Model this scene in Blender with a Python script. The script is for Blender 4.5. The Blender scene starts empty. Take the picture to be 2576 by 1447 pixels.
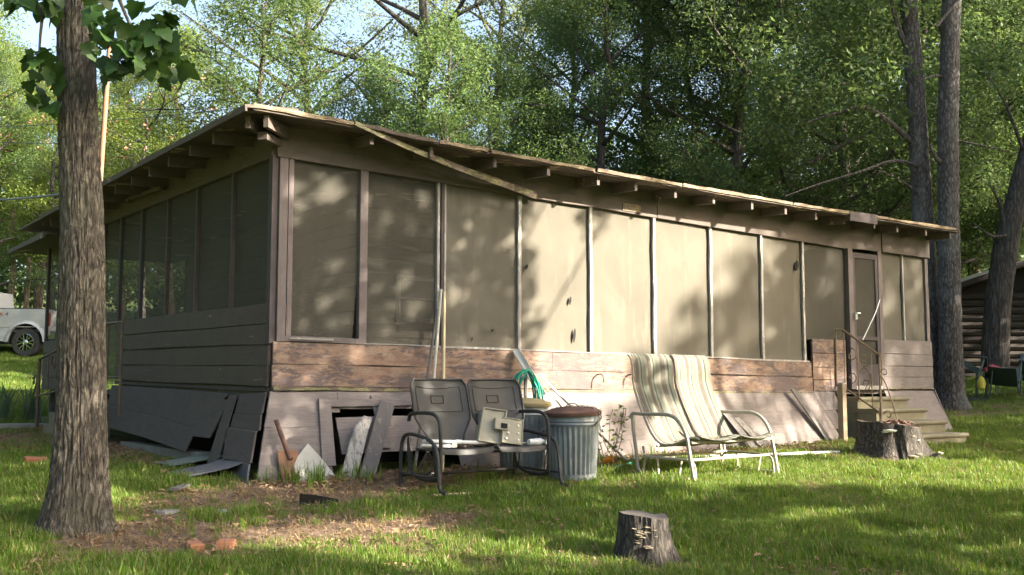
import bpy, math, random
import numpy as np
from mathutils import Vector, Matrix, Euler, noise
R = math.radians
PI = math.pi
random.seed(7)
rng = np.random.default_rng(7)
scene = bpy.context.scene
COL = scene.collection

# ------------------------------------------------------------------ camera, sky, sun, exposure
EYE = 1.6
cam_d = bpy.data.cameras.new('camera')
cam = bpy.data.objects.new('camera', cam_d)
COL.objects.link(cam)
cam_d.sensor_width = 36.0
cam_d.lens = 36.0 * 2590.0 / 2575.0
cam_d.clip_end = 800
cam_d.clip_start = 0.05
cam.location = (0, 0, EYE)
cam.rotation_euler = (R(90) + math.atan(247 / 2590.0), 0, 0)
scene.camera = cam
SUN_EL = R(24)
SUN_H = Vector((0.965, -0.26, 0)).normalized()            # towards the sun, horizontally
SUN = Vector((SUN_H.x * math.cos(SUN_EL), SUN_H.y * math.cos(SUN_EL), math.sin(SUN_EL)))
world = bpy.data.worlds.new('World')
scene.world = world
world.use_nodes = True
wn = world.node_tree.nodes
bg = wn['Background']
sky = wn.new('ShaderNodeTexSky')
sky.sky_type = 'NISHITA'
sky.sun_disc = False
sky.sun_elevation = SUN_EL
sky.sun_rotation = math.atan2(SUN_H.x, SUN_H.y)
sky.air_density = 1.0
sky.dust_density = 6.0
sky.ozone_density = 1.2
world.node_tree.links.new(sky.outputs[0], bg.inputs[0])
bg.inputs[1].default_value = 0.12
sun_d = bpy.data.lights.new('sun', 'SUN')
sun_d.energy = 5.0
sun_d.angle = R(0.55)
sun_d.color = (1.0, 0.91, 0.77)
sun = bpy.data.objects.new('sun', sun_d)
COL.objects.link(sun)
sun.rotation_euler = SUN.to_track_quat('Z', 'Y').to_euler()
scene.view_settings.view_transform = 'Standard'
scene.view_settings.look = 'None'
scene.view_settings.gamma = 1.0
scene.view_settings.exposure = 2.4
scene.render.engine = 'CYCLES'
try:
    scene.cycles.max_bounces = 8
    scene.cycles.transparent_max_bounces = 12
    scene.cycles.diffuse_bounces = 3
except Exception:
    pass

# ------------------------------------------------------------------ the lie of the land
CX, CY = -2.2546, 9.7                                      # near corner of the house; its front runs along (.8,.6)
def h2w(u, v, z=0.0):
    return Vector((CX + .8 * u - .6 * v, CY + .6 * u + .8 * v, z))
def w2h(x, y):
    dx, dy = x - CX, y - CY
    return dx * .8 + dy * .6, -dx * .6 + dy * .8
def sp(x, k):
    return k * np.logaddexp(0, np.asarray(x) / k)
def gh(u, v):
    u = np.asarray(u, float); v = np.asarray(v, float)
    g = .76 + .012 * u + .03 * (v + .4) - .055 * sp(-(v + .4), .5) + .09 * sp(v - 10, 1.2) + .08 * sp(u - 13, 1.2)
    far = np.maximum(0, np.hypot(u, v) - 45)
    return g - np.minimum(far, 200) * .05
def gz(x, y):
    u, v = w2h(x, y)
    return float(gh(u, v))
HROT = math.atan2(.6, .8)

# ------------------------------------------------------------------ mesh helpers
class MB:
    def __init__(s): s.v = []; s.f = []
    def add(s, vs, fs):
        n = len(s.v); s.v += [tuple(p) for p in vs]; s.f += [tuple(i + n for i in f) for f in fs]; return s
    def box(s, c, d, rot=None):
        x, y, z = d[0] / 2, d[1] / 2, d[2] / 2
        P = [Vector(p) for p in ((-x,-y,-z),(x,-y,-z),(x,y,-z),(-x,y,-z),(-x,-y,z),(x,-y,z),(x,y,z),(-x,y,z))]
        if rot is not None:
            m = Euler(rot).to_matrix(); P = [m @ p for p in P]
        return s.add([p + Vector(c) for p in P], [(0,3,2,1),(4,5,6,7),(0,1,5,4),(1,2,6,5),(2,3,7,6),(3,0,4,7)])
    def bar(s, a, b, w, h, up=(0, 0, 1), e=None):
        a, b = Vector(a), Vector(b); d = (b - a).normalized()
        x = d.cross(Vector(up))
        if x.length < 1e-4: x = Vector((1, 0, 0))
        x.normalize(); y = x.cross(d).normalized()
        k = e or 1.0
        P = []
        for p, q in ((a, 1), (b, k)):
            for i, j in ((-1,-1),(1,-1),(1,1),(-1,1)): P.append(p + x * (i * w / 2 * q) + y * (j * h / 2 * q))
        return s.add(P, [(0,3,2,1),(4,5,6,7),(0,1,5,4),(1,2,6,5),(2,3,7,6),(3,0,4,7)])
    def tube(s, pts, r, n=8, closed=False, caps=True):
        pts = [Vector(p) for p in pts]; m = len(pts)
        rr = list(r) if hasattr(r, '__len__') else [r] * m
        prev = None; P = []
        for i, p in enumerate(pts):
            t = (pts[(i + 1) % m] - pts[i - 1]) if closed or 0 < i < m - 1 else (pts[1] - pts[0] if i == 0 else pts[-1] - pts[-2])
            if t.length < 1e-9: t = Vector((0, 0, 1))
            t.normalize()
            if prev is None:
                a = t.cross(Vector((0, 0, 1)))
                if a.length < .05: a = t.cross(Vector((1, 0, 0)))
                a.normalize()
            else:
                a = prev - t * prev.dot(t)
                if a.length < 1e-6: a = t.orthogonal()
                a.normalize()
            prev = a; b = t.cross(a)
            for k in range(n):
                q = 2 * PI * k / n
                P.append(p + (a * math.cos(q) + b * math.sin(q)) * rr[i])
        F = []
        for i in range(m if closed else m - 1):
            for k in range(n):
                i2 = (i + 1) % m
                F.append((i*n + k, i*n + (k+1) % n, i2*n + (k+1) % n, i2*n + k))
        if caps and not closed:
            F.append(tuple(range(n - 1, -1, -1))); F.append(tuple((m - 1) * n + k for k in range(n)))
        return s.add(P, F)
    def lathe(s, prof, n=24, c=(0, 0, 0), rib=None, cap=True):
        P = []; c = Vector(c)
        for (r, z) in prof:
            for k in range(n):
                q = 2 * PI * k / n
                rr = r + (rib(q, z) if rib else 0)
                P.append(c + Vector((rr * math.cos(q), rr * math.sin(q), z)))
        F = [(i*n + k, i*n + (k+1) % n, (i+1)*n + (k+1) % n, (i+1)*n + k) for i in range(len(prof) - 1) for k in range(n)]
        if cap: F += [tuple(range(n - 1, -1, -1)), tuple((len(prof) - 1) * n + k for k in range(n))]
        return s.add(P, F)
    def slab(s, A, B, t):
        A = [Vector(a) for a in A]; B = [Vector(b) for b in B]; t = Vector(t); n = len(A)
        P = A + B + [a + t for a in A] + [b + t for b in B]; F = []
        for i in range(n - 1):
            F += [(i, n+i, n+i+1, i+1), (2*n+i, 2*n+i+1, 3*n+i+1, 3*n+i), (i, i+1, 2*n+i+1, 2*n+i), (n+i, 3*n+i, 3*n+i+1, n+i+1)]
        F += [(0, 2*n, 3*n, n), (n-1, 2*n-1, 4*n-1, 3*n-1)]
        return s.add(P, F)
    def prism(s, poly, ext):
        n = len(poly); P = [Vector(p) for p in poly]; e = Vector(ext)
        return s.add(P + [p + e for p in P], [tuple(range(n)), tuple(range(2*n - 1, n - 1, -1))] + [(i, (i+1) % n, n + (i+1) % n, n + i) for i in range(n)])
    def grid(s, fn, nu, nv, t=None):
        P = [Vector(fn(i / (nu - 1), j / (nv - 1))) for i in range(nu) for j in range(nv)]
        F = [(i*nv + j, (i+1)*nv + j, (i+1)*nv + j + 1, i*nv + j + 1) for i in range(nu - 1) for j in range(nv - 1)]
        if t:
            t = Vector(t); N = nu * nv; P2 = [p + t for p in P]
            F2 = [tuple(N + k for k in reversed(f)) for f in F]
            rim = [i*nv for i in range(nu)] + [(nu-1)*nv + j for j in range(1, nv)] + [i*nv + nv - 1 for i in range(nu - 2, -1, -1)] + [j for j in range(nv - 2, 0, -1)]
            F3 = [(rim[k], N + rim[k], N + rim[(k+1) % len(rim)], rim[(k+1) % len(rim)]) for k in range(len(rim))]
            P += P2; F += F2 + F3
        return s.add(P, F)
    def build(s, name, mat, parent=None, smooth=False):
        me = bpy.data.meshes.new(name)
        me.from_pydata(s.v, [], s.f); me.update()
        if smooth:
            me.shade_smooth()
            try: me.set_sharp_from_angle(angle=R(40))
            except Exception: pass
        me.materials.append(mat)
        return link(name, me, parent)
def link(name, me, parent=None):
    o = bpy.data.objects.new(name, me); COL.objects.link(o)
    if parent is not None: o.parent = parent
    return o
def tag(o, label=None, cat=None, group=None, kind=None):
    if label: o['label'] = label
    if cat: o['category'] = cat
    if group: o['group'] = group
    if kind: o['kind'] = kind
    return o
def thing(name, label, cat, loc=(0, 0, 0), rz=0.0, group=None):
    o = bpy.data.objects.new(name, None); COL.objects.link(o)
    o.location = loc; o.rotation_euler = (0, 0, rz); o.empty_display_size = .1
    return tag(o, label, cat, group)
def at_house(name, label, cat, u, v, rz=0.0, z=None, group=None):
    p = h2w(u, v); p.z = float(gh(u, v)) if z is None else z
    return thing(name, label, cat, p, HROT + rz, group)
def arc(c, r, a0, a1, n, plane='xz', rx=None):
    out = []
    for i in range(n + 1):
        a = a0 + (a1 - a0) * i / n
        p, q = r * math.cos(a), (rx or r) * math.sin(a)
        out.append((c[0] + p, c[1], c[2] + q) if plane == 'xz' else ((c[0], c[1] + p, c[2] + q) if plane == 'yz' else (c[0] + p, c[1] + q, c[2])))
    return out
def smooth_path(pts, k=5):
    pts = [Vector(p) for p in pts]; out = []
    for i in range(len(pts) - 1):
        p0 = pts[max(i - 1, 0)]; p1 = pts[i]; p2 = pts[i + 1]; p3 = pts[min(i + 2, len(pts) - 1)]
        for j in range(k):
            t = j / k
            out.append(.5 * ((2*p1) + (-p0 + p2)*t + (2*p0 - 5*p1 + 4*p2 - p3)*t*t + (-p0 + 3*p1 - 3*p2 + p3)*t**3))
    return out + [pts[-1]]
def spiral(c, r0, r1, a0, a1, n=16, plane='yz'):
    out = []
    for i in range(n + 1):
        t = i / n; a = a0 + (a1 - a0) * t; r = r0 + (r1 - r0) * t
        if plane == 'yz': out.append((c[0], c[1] + r * math.cos(a), c[2] + r * math.sin(a)))
        else: out.append((c[0] + r * math.cos(a), c[1], c[2] + r * math.sin(a)))
    return out

# ------------------------------------------------------------------ materials
def mat_new(name):
    m = bpy.data.materials.new(name); m.use_nodes = True
    nt = m.node_tree; b = nt.nodes['Principled BSDF']
    return m, nt, b
def N(nt, t, **kw):
    n = nt.nodes.new(t)
    for k, v in kw.items():
        if k in n.inputs: n.inputs[k].default_value = v
        else: setattr(n, k, v)
    return n
def coords(nt, scale=(1, 1, 1), src='Object'):
    tc = N(nt, 'ShaderNodeTexCoord'); mp = N(nt, 'ShaderNodeMapping'); mp.inputs['Scale'].default_value = scale
    nt.links.new(tc.outputs[src], mp.inputs['Vector']); return mp.outputs['Vector']
def noise_n(nt, vec, scale, detail=4, rough=.6, dist=0.0):
    n = N(nt, 'ShaderNodeTexNoise'); n.inputs['Scale'].default_value = scale; n.inputs['Detail'].default_value = detail
    n.inputs['Roughness'].default_value = rough; n.inputs['Distortion'].default_value = dist
    nt.links.new(vec, n.inputs['Vector']); return n.outputs['Fac']
def ramp(nt, fac, stops, interp='LINEAR'):
    r = N(nt, 'ShaderNodeValToRGB'); r.color_ramp.interpolation = interp
    e = r.color_ramp.elements
    while len(e) < len(stops): e.new(.5)
    for i, (p, c) in enumerate(stops):
        e[i].position = p; e[i].color = (c[0], c[1], c[2], 1) if hasattr(c, '__len__') else (c, c, c, 1)
    nt.links.new(fac, r.inputs['Fac']); return r.outputs['Color']
def mix(nt, fac, a, b, mode='MIX'):
    m = N(nt, 'ShaderNodeMix', data_type='RGBA', blend_type=mode)
    for s, v in ((0, fac), (6, a), (7, b)):
        if isinstance(v, bpy.types.NodeSocket): nt.links.new(v, m.inputs[s])
        else: m.inputs[s].default_value = v if s == 0 else (v[0], v[1], v[2], 1)
    return m.outputs[2]
def bump(nt, b, h, strength=.4, dist=.01):
    n = N(nt, 'ShaderNodeBump'); n.inputs['Strength'].default_value = strength; n.inputs['Distance'].default_value = dist
    nt.links.new(h, n.inputs['Height']); nt.links.new(n.outputs[0], b.inputs['Normal'])

def painted_wood(name, paint, worn, amount, grain=(0.8, 0.8, 9), bare=(.42, .34, .25), seed=0.0):
    m, nt, b = mat_new(name)
    v = coords(nt, (1, 1, 1)); vg = coords(nt, grain)
    off = N(nt, 'ShaderNodeVectorMath', operation='ADD'); off.inputs[1].default_value = (seed, seed * .7, seed * .3)
    nt.links.new(vg, off.inputs[0]); vg = off.outputs[0]
    g = noise_n(nt, vg, 2.2, 8, .62, .4); g2 = noise_n(nt, vg, 9, 5, .7)
    st = noise_n(nt, v, 1.3, 4, .6); dirt = noise_n(nt, v, 5, 5, .65)
    base = mix(nt, ramp(nt, dirt, [(.3, 0.0), (.75, 1.0)]), paint, [c * .62 for c in paint])
    base = mix(nt, ramp(nt, g2, [(.35, .0), (.7, .6)]), base, [min(1, c * 1.35) for c in paint])
    edge = ramp(nt, g, [(amount - .02, 0.0), (amount + .015, 1.0)])
    wc = ramp(nt, g2, [(.3, worn), (.55, bare), (.8, [min(1, c * 1.5) for c in bare])])
    c1 = mix(nt, edge, wc, base)
    c1 = mix(nt, ramp(nt, st, [(.55, 0.0), (.8, .45)]), c1, (.06, .06, .045))
    nt.links.new(c1, b.inputs['Base Color']); b.inputs['Roughness'].default_value = .82
    hh = N(nt, 'ShaderNodeMath', operation='ADD'); nt.links.new(g2, hh.inputs[0]); nt.links.new(edge, hh.inputs[1])
    bump(nt, b, hh.outputs[0], .5, .006)
    return m
def peeling_paint(name, paint, seed=0.0):
    m, nt, b = mat_new(name)
    v = coords(nt)
    def off(scale):
        o = N(nt, 'ShaderNodeVectorMath', operation='ADD'); o.inputs[1].default_value = (seed, seed, seed)
        nt.links.new(coords(nt, scale), o.inputs[0]); return o.outputs[0]
    broad = noise_n(nt, off((.8, .8, 2.2)), 1.6, 3, .5); flake = noise_n(nt, off((3.2, 3.2, 11)), 2.4, 12, .74, .8); fleck = noise_n(nt, off((5, 5, 42)), 2.0, 8, .7)
    tone = noise_n(nt, off((2, 2, 5)), 3.0, 6, .7); dirt = noise_n(nt, v, 7, 8, .7)
    w = N(nt, 'ShaderNodeMath', operation='MULTIPLY_ADD'); w.inputs[1].default_value = .75; nt.links.new(broad, w.inputs[0]); nt.links.new(flake, w.inputs[2])
    wear = ramp(nt, w.outputs[0], [(.84, 0.0), (.875, .8), (.95, 1.0)])
    bare = ramp(nt, tone, [(.3, (.16, .095, .07)), (.45, (.25, .155, .11)), (.6, (.31, .225, .16)), (.75, (.22, .16, .125))])
    pc = mix(nt, ramp(nt, dirt, [(.3, 0.0), (.75, 1.0)]), [c * 1.12 for c in paint], [c * .66 for c in paint])
    c = mix(nt, wear, pc, bare)
    c = mix(nt, ramp(nt, fleck, [(.63, 0.0), (.67, .75)]), c, (.52, .46, .38))
    c = mix(nt, ramp(nt, fleck, [(.30, .7), (.36, 0.0)]), c, (.07, .05, .045))
    nt.links.new(c, b.inputs['Base Color']); b.inputs['Roughness'].default_value = .85
    hh = N(nt, 'ShaderNodeMath', operation='SUBTRACT'); nt.links.new(fleck, hh.inputs[0]); nt.links.new(wear, hh.inputs[1])
    bump(nt, b, hh.outputs[0], .5, .005)
    return m
M_flare = painted_wood('weathered_skirt_paint', (.20, .168, .152), (.22, .16, .13), .30, (0.7, 0.7, 7), (.29, .24, .20))
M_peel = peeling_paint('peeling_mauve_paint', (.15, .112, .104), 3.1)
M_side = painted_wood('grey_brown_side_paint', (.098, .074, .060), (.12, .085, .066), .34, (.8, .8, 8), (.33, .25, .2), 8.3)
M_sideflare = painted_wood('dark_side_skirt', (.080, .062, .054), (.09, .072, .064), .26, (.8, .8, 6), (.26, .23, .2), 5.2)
M_header = painted_wood('brown_header_paint', (.115, .092, .076), (.21, .16, .13), .30, (.6, .6, 6), (.28, .23, .18), 1.7)
M_post = painted_wood('mauve_post_paint', (.16, .13, .122), (.36, .26, .2), .33, (6, 6, .8), (.4, .33, .28), 2.4)
M_darkpost = painted_wood('dark_post_paint', (.075, .06, .06), (.12, .09, .08), .3, (6, 6, .8), (.2, .17, .15), 6.4)
M_batten = painted_wood('chalky_batten', (.36, .33, .30), (.36, .3, .26), .42, (7, 7, 1.5), (.6, .57, .52), 4.4)
M_rafter = painted_wood('rafter_paint', (.115, .09, .075), (.3, .22, .17), .35, (3, 3, 3), (.42, .33, .25), 9.2)
M_deck = painted_wood('roof_decking', (.10, .075, .058), (.25, .18, .12), .4, (.8, .8, 5), (.34, .26, .18), 7.7)
M_edge = painted_wood('roof_edge_tan', (.17, .12, .08), (.22, .16, .10), .5, (2, 2, 9), (.32, .25, .15), 12.7)
M_moss = painted_wood('mossy_fascia', (.14, .105, .08), (.12, .13, .05), .5, (2, 2, 5), (.25, .22, .12), 14.1)
M_inner = painted_wood('inner_lap_siding', (.12, .098, .075), (.15, .11, .09), .35, (.6, .6, 5), (.2, .16, .12), 11.0)
M_grey = painted_wood('silver_weathered_wood', (.22, .205, .185), (.30, .28, .24), .55, (9, 9, 1.2), (.42, .39, .34), 15.5)
M_dim = painted_wood('dark_weathered_board', (.15, .135, .125), (.2, .17, .15), .4, (9, 9, 1.4), (.27, .24, .2), 16.5)

def simple(name, col, rough=.6, metal=0.0, var=.25, scale=6, bumpd=0.0, spec=None):
    m, nt, b = mat_new(name)
    v = coords(nt); n1 = noise_n(nt, v, scale, 5, .65)
    c = mix(nt, ramp(nt, n1, [(.3, 0.0), (.7, 1.0)]), [x * (1 - var) for x in col], [min(1, x * (1 + var)) for x in col])
    nt.links.new(c, b.inputs['Base Color']); b.inputs['Roughness'].default_value = rough; b.inputs['Metallic'].default_value = metal
    if bumpd: bump(nt, b, noise_n(nt, v, scale * 4, 4, .6), .5, bumpd)
    if spec is not None: b.inputs['Specular IOR Level'].default_value = spec
    return m
def two_tone(name, a, bcol, thr=.5, soft=.12, scale=5, rough=.7, metal=0.0, bumpd=.002, sc=(1, 1, 1)):
    m, nt, b = mat_new(name)
    v = coords(nt, sc); n1 = noise_n(nt, v, scale, 7, .68)
    c = ramp(nt, n1, [(thr - soft, a), (thr + soft, bcol)])
    nt.links.new(c, b.inputs['Base Color']); b.inputs['Roughness'].default_value = rough; b.inputs['Metallic'].default_value = metal
    bump(nt, b, noise_n(nt, v, scale * 5, 4, .6), .5, bumpd)
    return m
M_dkmetal = two_tone('dusty_black_metal', (.018, .0175, .017), (.05, .047, .042), .5, .2, 4, .62)
M_shell = two_tone('dusty_grey_metal_shell', (.03, .029, .027), (.075, .07, .06), .5, .25, 2.2, .6)
M_galv = two_tone('galvanised_steel', (.19, .21, .22), (.29, .315, .31), .5, .2, 9, .5, .35)
M_rust = two_tone('rust', (.17, .085, .055), (.10, .055, .045), .5, .2, 8, .85)
M_spade = two_tone('rusty_spade', (.26, .13, .06), (.15, .09, .06), .5, .2, 6, .8)
M_ochre = two_tone('ochre_grime', (.30, .22, .07), (.24, .22, .16), .5, .2, 5, .8)
M_cream = two_tone('cream_tube', (.38, .35, .275), (.29, .26, .20), .5, .2, 6, .5)
M_pvc = simple('white_pvc', (.62, .62, .60), .4, 0, .06)
M_hose = simple('green_hose', (.015, .26, .17), .38, 0, .2, 3)
M_teal = simple('teal_plastic', (.02, .32, .22), .4)
M_orange = simple('orange_plastic', (.75, .28, .02), .5)
M_beige = simple('beige_plastic', (.36, .33, .245), .5, 0, .1)
M_black = simple('black_void', (.012, .011, .01), .9)
M_blackpl = simple('black_plastic', (.02, .02, .02), .45)
M_alum = simple('aluminium', (.62, .63, .63), .38, .8, .1)
M_iron = two_tone('wrought_iron', (.09, .065, .05), (.20, .14, .09), .5, .2, 9, .7, .3)
M_ironlit = two_tone('sunlit_iron', (.26, .19, .11), (.16, .11, .07), .5, .2, 9, .65, .2)  # same wrought iron with sunlight put into a paler tan
M_conc = two_tone('mossy_concrete', (.16, .145, .085), (.25, .22, .15), .5, .2, 5, .9)
M_slab = two_tone('grey_slab', (.18, .18, .17), (.28, .27, .25), .5, .2, 5, .92)
M_handle = simple('tan_wood_handle', (.55, .46, .26), .55, 0, .12, 8)
M_handle2 = simple('grey_green_pole', (.42, .41, .33), .5, 0, .15, 8)
M_postwood = simple('tan_timber', (.26, .20, .13), .8, 0, .2, 9)
M_white = two_tone('dirty_white_sheet', (.47, .455, .39), (.34, .33, .28), .5, .2, 4, .7)
M_fungus = two_tone('pale_bracket_fungus', (.34, .29, .21), (.22, .175, .115), .5, .2, 14, .8)
M_fungusw = two_tone('white_bracket_fungus', (.78, .78, .70), (.6, .58, .48), .5, .2, 14, .8)
M_brick = two_tone('old_brick', (.40, .15, .07), (.27, .13, .07), .5, .2, 9, .9)
M_felt = two_tone('tar_paper', (.075, .075, .085), (.12, .12, .13), .5, .2, 6, .9)
M_gfelt = two_tone('green_shingle', (.10, .13, .11), (.17, .20, .17), .5, .2, 20, .95)
M_stump_top = two_tone('grey_stump_top', (.05, .042, .036), (.10, .085, .072), .5, .2, 7, .95)
M_stump_top2 = two_tone('pinkish_cut_wood', (.22, .17, .14), (.14, .105, .085), .5, .2, 7, .95)
M_pink = simple('pink_blossom', (.75, .32, .24), .7)
M_litter = two_tone('dead_leaf', (.26, .15, .08), (.38, .27, .16), .5, .2, 9, .9)
M_twig = simple('dry_twig', (.28, .20, .12), .85, 0, .25, 7)
M_tag = simple('tan_fungus_trim', (.3, .24, .16), .8)

def mat_screen(name, dust, opac):
    m, nt, b = mat_new(name)
    v = coords(nt)
    n1 = noise_n(nt, v, 1.1, 5, .6, .6)
    vs = coords(nt, (2.2, 2.2, .35)); n2 = noise_n(nt, vs, 3, 4, .6)
    vf = coords(nt, (1, 1, 1)); n3 = noise_n(nt, vf, 60, 2, .6)
    c = mix(nt, ramp(nt, n1, [(.3, 0.0), (.7, 1.0)]), [x * .82 for x in dust], [x * 1.15 for x in dust])
    c = mix(nt, ramp(nt, n2, [(.55, 0.0), (.8, .45)]), c, [x * 1.9 for x in dust])
    nt.links.new(c, b.inputs['Base Color']); b.inputs['Roughness'].default_value = .8; b.inputs['Specular IOR Level'].default_value = .2
    tr = N(nt, 'ShaderNodeBsdfTransparent'); mx = N(nt, 'ShaderNodeMixShader')
    f = N(nt, 'ShaderNodeMath', operation='MULTIPLY_ADD'); f.inputs[1].default_value = .02; f.inputs[2].default_value = opac - .01
    nt.links.new(n3, f.inputs[0]); nt.links.new(f.outputs[0], mx.inputs[0])
    nt.links.new(tr.outputs[0], mx.inputs[1]); nt.links.new(b.outputs[0], mx.inputs[2])
    nt.links.new(mx.outputs[0], nt.nodes['Material Output'].inputs[0])
    return m
M_screen = mat_screen('sunlit_dusty_screen', (.158, .143, .112), .80)  # screen toned for the panels in sun
M_screen_shade = mat_screen('shaded_dusty_screen', (.098, .09, .072), .68)  # same dusty screen, shade put into a darker colour

def mat_leaf(name, cols, trans=.4, rough=.55, spread=.35):
    m, nt, b = mat_new(name)
    geo = N(nt, 'ShaderNodeNewGeometry'); oi = N(nt, 'ShaderNodeObjectInfo')
    c = ramp(nt, geo.outputs['Random Per Island'], [(i / (len(cols) - 1), k) for i, k in enumerate(cols)])
    hs = N(nt, 'ShaderNodeHueSaturation')
    mr = N(nt, 'ShaderNodeMapRange'); mr.inputs[3].default_value = 1 - spread * .6; mr.inputs[4].default_value = 1 + spread * .6
    nt.links.new(oi.outputs['Random'], mr.inputs[0]); nt.links.new(mr.outputs[0], hs.inputs['Value']); nt.links.new(c, hs.inputs['Color'])
    c = hs.outputs[0]
    nt.links.new(c, b.inputs['Base Color']); b.inputs['Roughness'].default_value = rough; b.inputs['Specular IOR Level'].default_value = .35
    tl = N(nt, 'ShaderNodeBsdfTranslucent'); mx = N(nt, 'ShaderNodeMixShader'); mx.inputs[0].default_value = trans
    hs2 = N(nt, 'ShaderNodeHueSaturation'); hs2.inputs['Hue'].default_value = .478; hs2.inputs['Saturation'].default_value = 1.05; hs2.inputs['Value'].default_value = 1.25
    nt.links.new(c, hs2.inputs['Color']); nt.links.new(hs2.outputs[0], tl.inputs[0])
    nt.links.new(b.outputs[0], mx.inputs[1]); nt.links.new(tl.outputs[0], mx.inputs[2])
    nt.links.new(mx.outputs[0], nt.nodes['Material Output'].inputs[0])
    return m
M_leaf_light = mat_leaf('light_oak_leaf', [(0.132, 0.171, 0.05), (0.171, 0.215, 0.072), (0.22, 0.259, 0.094), (0.149, 0.187, 0.055)], .5)
M_leaf_bright = mat_leaf('bright_leaf', [(0.11, 0.171, 0.028), (0.154, 0.22, 0.039), (0.198, 0.264, 0.061), (0.127, 0.187, 0.033)], .52)
M_leaf_mid = mat_leaf('mid_green_leaf', [(0.063, 0.121, 0.039), (0.092, 0.155, 0.048), (0.138, 0.201, 0.063), (0.075, 0.132, 0.041)], .48)
M_leaf_dark = mat_leaf('dark_green_leaf', [(0.048, 0.09, 0.03), (0.069, 0.121, 0.039), (0.109, 0.161, 0.048), (0.055, 0.101, 0.032)], .46)
M_leaf_big = mat_leaf('broad_lobed_leaf', [(.025, .06, .014), (.04, .09, .018)], .35, .45)
M_grass = mat_leaf('lawn_grass', [(0.075, 0.17, 0.014), (0.105, 0.225, 0.018), (0.14, 0.245, 0.028), (0.085, 0.185, 0.016), (0.12, 0.22, 0.02), (0.24, 0.2, 0.085)], .4, .5, .3)
M_drygrass = mat_leaf('dry_grass', [(.10, .13, .03), (.24, .19, .09), (.30, .22, .11), (.16, .15, .05)], .35, .6, .3)
M_iris = mat_leaf('iris_blade', [(.07, .12, .07), (.11, .16, .10)], .3, .5)
M_litterleaf = mat_leaf('dead_leaf_litter', [(.13, .075, .04), (.22, .13, .07), (.30, .20, .12), (.17, .11, .07), (.36, .27, .18)], .15, .8, .3)

def mat_bark(name, dark, light, green, sx=7, sz=1.1, depth=.02):
    m, nt, b = mat_new(name)
    v = coords(nt, (sx, sx, sz))
    vo = N(nt, 'ShaderNodeTexVoronoi', feature='DISTANCE_TO_EDGE'); vo.inputs['Scale'].default_value = 2.4
    wv = noise_n(nt, v, 1.2, 4, .6)
    dv = N(nt, 'ShaderNodeVectorMath', operation='MULTIPLY_ADD'); dv.inputs[1].default_value = (.9, .9, .9)
    nt.links.new(wv, dv.inputs[0]); nt.links.new(v, dv.inputs[2]); nt.links.new(dv.outputs[0], vo.inputs['Vector'])
    fine = noise_n(nt, v, 6, 6, .7)
    h = N(nt, 'ShaderNodeMath', operation='MULTIPLY_ADD'); h.inputs[1].default_value = 1.6
    nt.links.new(vo.outputs['Distance'], h.inputs[0]); nt.links.new(fine, h.inputs[2])
    c = ramp(nt, h.outputs[0], [(.35, [x * .45 for x in dark]), (.6, dark), (1.0, light)])
    pt = noise_n(nt, coords(nt, (1, 1, .6)), 2.6, 4, .65)
    c = mix(nt, ramp(nt, pt, [(.5, 0.0), (.72, .55)]), c, green)
    nt.links.new(c, b.inputs['Base Color']); b.inputs['Roughness'].default_value = .92
    bump(nt, b, h.outputs[0], .9, depth)
    return m
M_bark = mat_bark('furrowed_oak_bark', (.07, .058, .045), (.175, .15, .115), (.10, .10, .06), 10, 3.4, .03)
M_bark_grey = mat_bark('lichen_bark', (.05, .042, .036), (.125, .112, .10), (.17, .185, .165), 7, 2.6)
M_bark_dark = mat_bark('dark_bark', (.055, .045, .038), (.12, .10, .085), (.08, .08, .06), 6, 1.0)
M_bark_pine = mat_bark('pine_bark', (.17, .12, .085), (.30, .23, .17), (.2, .17, .13), 6, 1.0)
M_bark_stump = mat_bark('stump_bark', (.036, .029, .024), (.105, .09, .075), (.06, .055, .042), 10, 3.2)

def mat_ground():
    m, nt, b = mat_new('lawn_soil')
    v = coords(nt)
    at = N(nt, 'ShaderNodeAttribute'); at.attribute_name = 'lawn'
    n1 = noise_n(nt, v, 3, 8, .7); n2 = noise_n(nt, v, 22, 6, .7); n3 = noise_n(nt, v, .35, 4, .6)
    soil = ramp(nt, n2, [(.25, (.075, .05, .034)), (.5, (.155, .105, .072)), (.7, (.25, .185, .13)), (.85, (.34, .27, .19))])
    green = ramp(nt, n1, [(.25, (.035, .065, .014)), (.55, (.06, .105, .02)), (.8, (.11, .13, .035))])
    far = mix(nt, ramp(nt, n3, [(.35, 0.0), (.65, .55)]), green, (.17, .15, .07))
    f = N(nt, 'ShaderNodeMath', operation='ADD'); nt.links.new(at.outputs['Fac'], f.inputs[0])
    d = N(nt, 'ShaderNodeMath', operation='MULTIPLY_ADD'); d.inputs[1].default_value = .9; d.inputs[2].default_value = -.45
    nt.links.new(n2, d.inputs[0]); nt.links.new(d.outputs[0], f.inputs[1])
    c = mix(nt, ramp(nt, f.outputs[0], [(.3, 0.0), (.7, 1.0)]), soil, far)
    nt.links.new(c, b.inputs['Base Color']); b.inputs['Roughness'].default_value = .95; b.inputs['Specular IOR Level'].default_value = .1
    bump(nt, b, n2, .7, .03)
    return m
M_ground = mat_ground()
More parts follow.
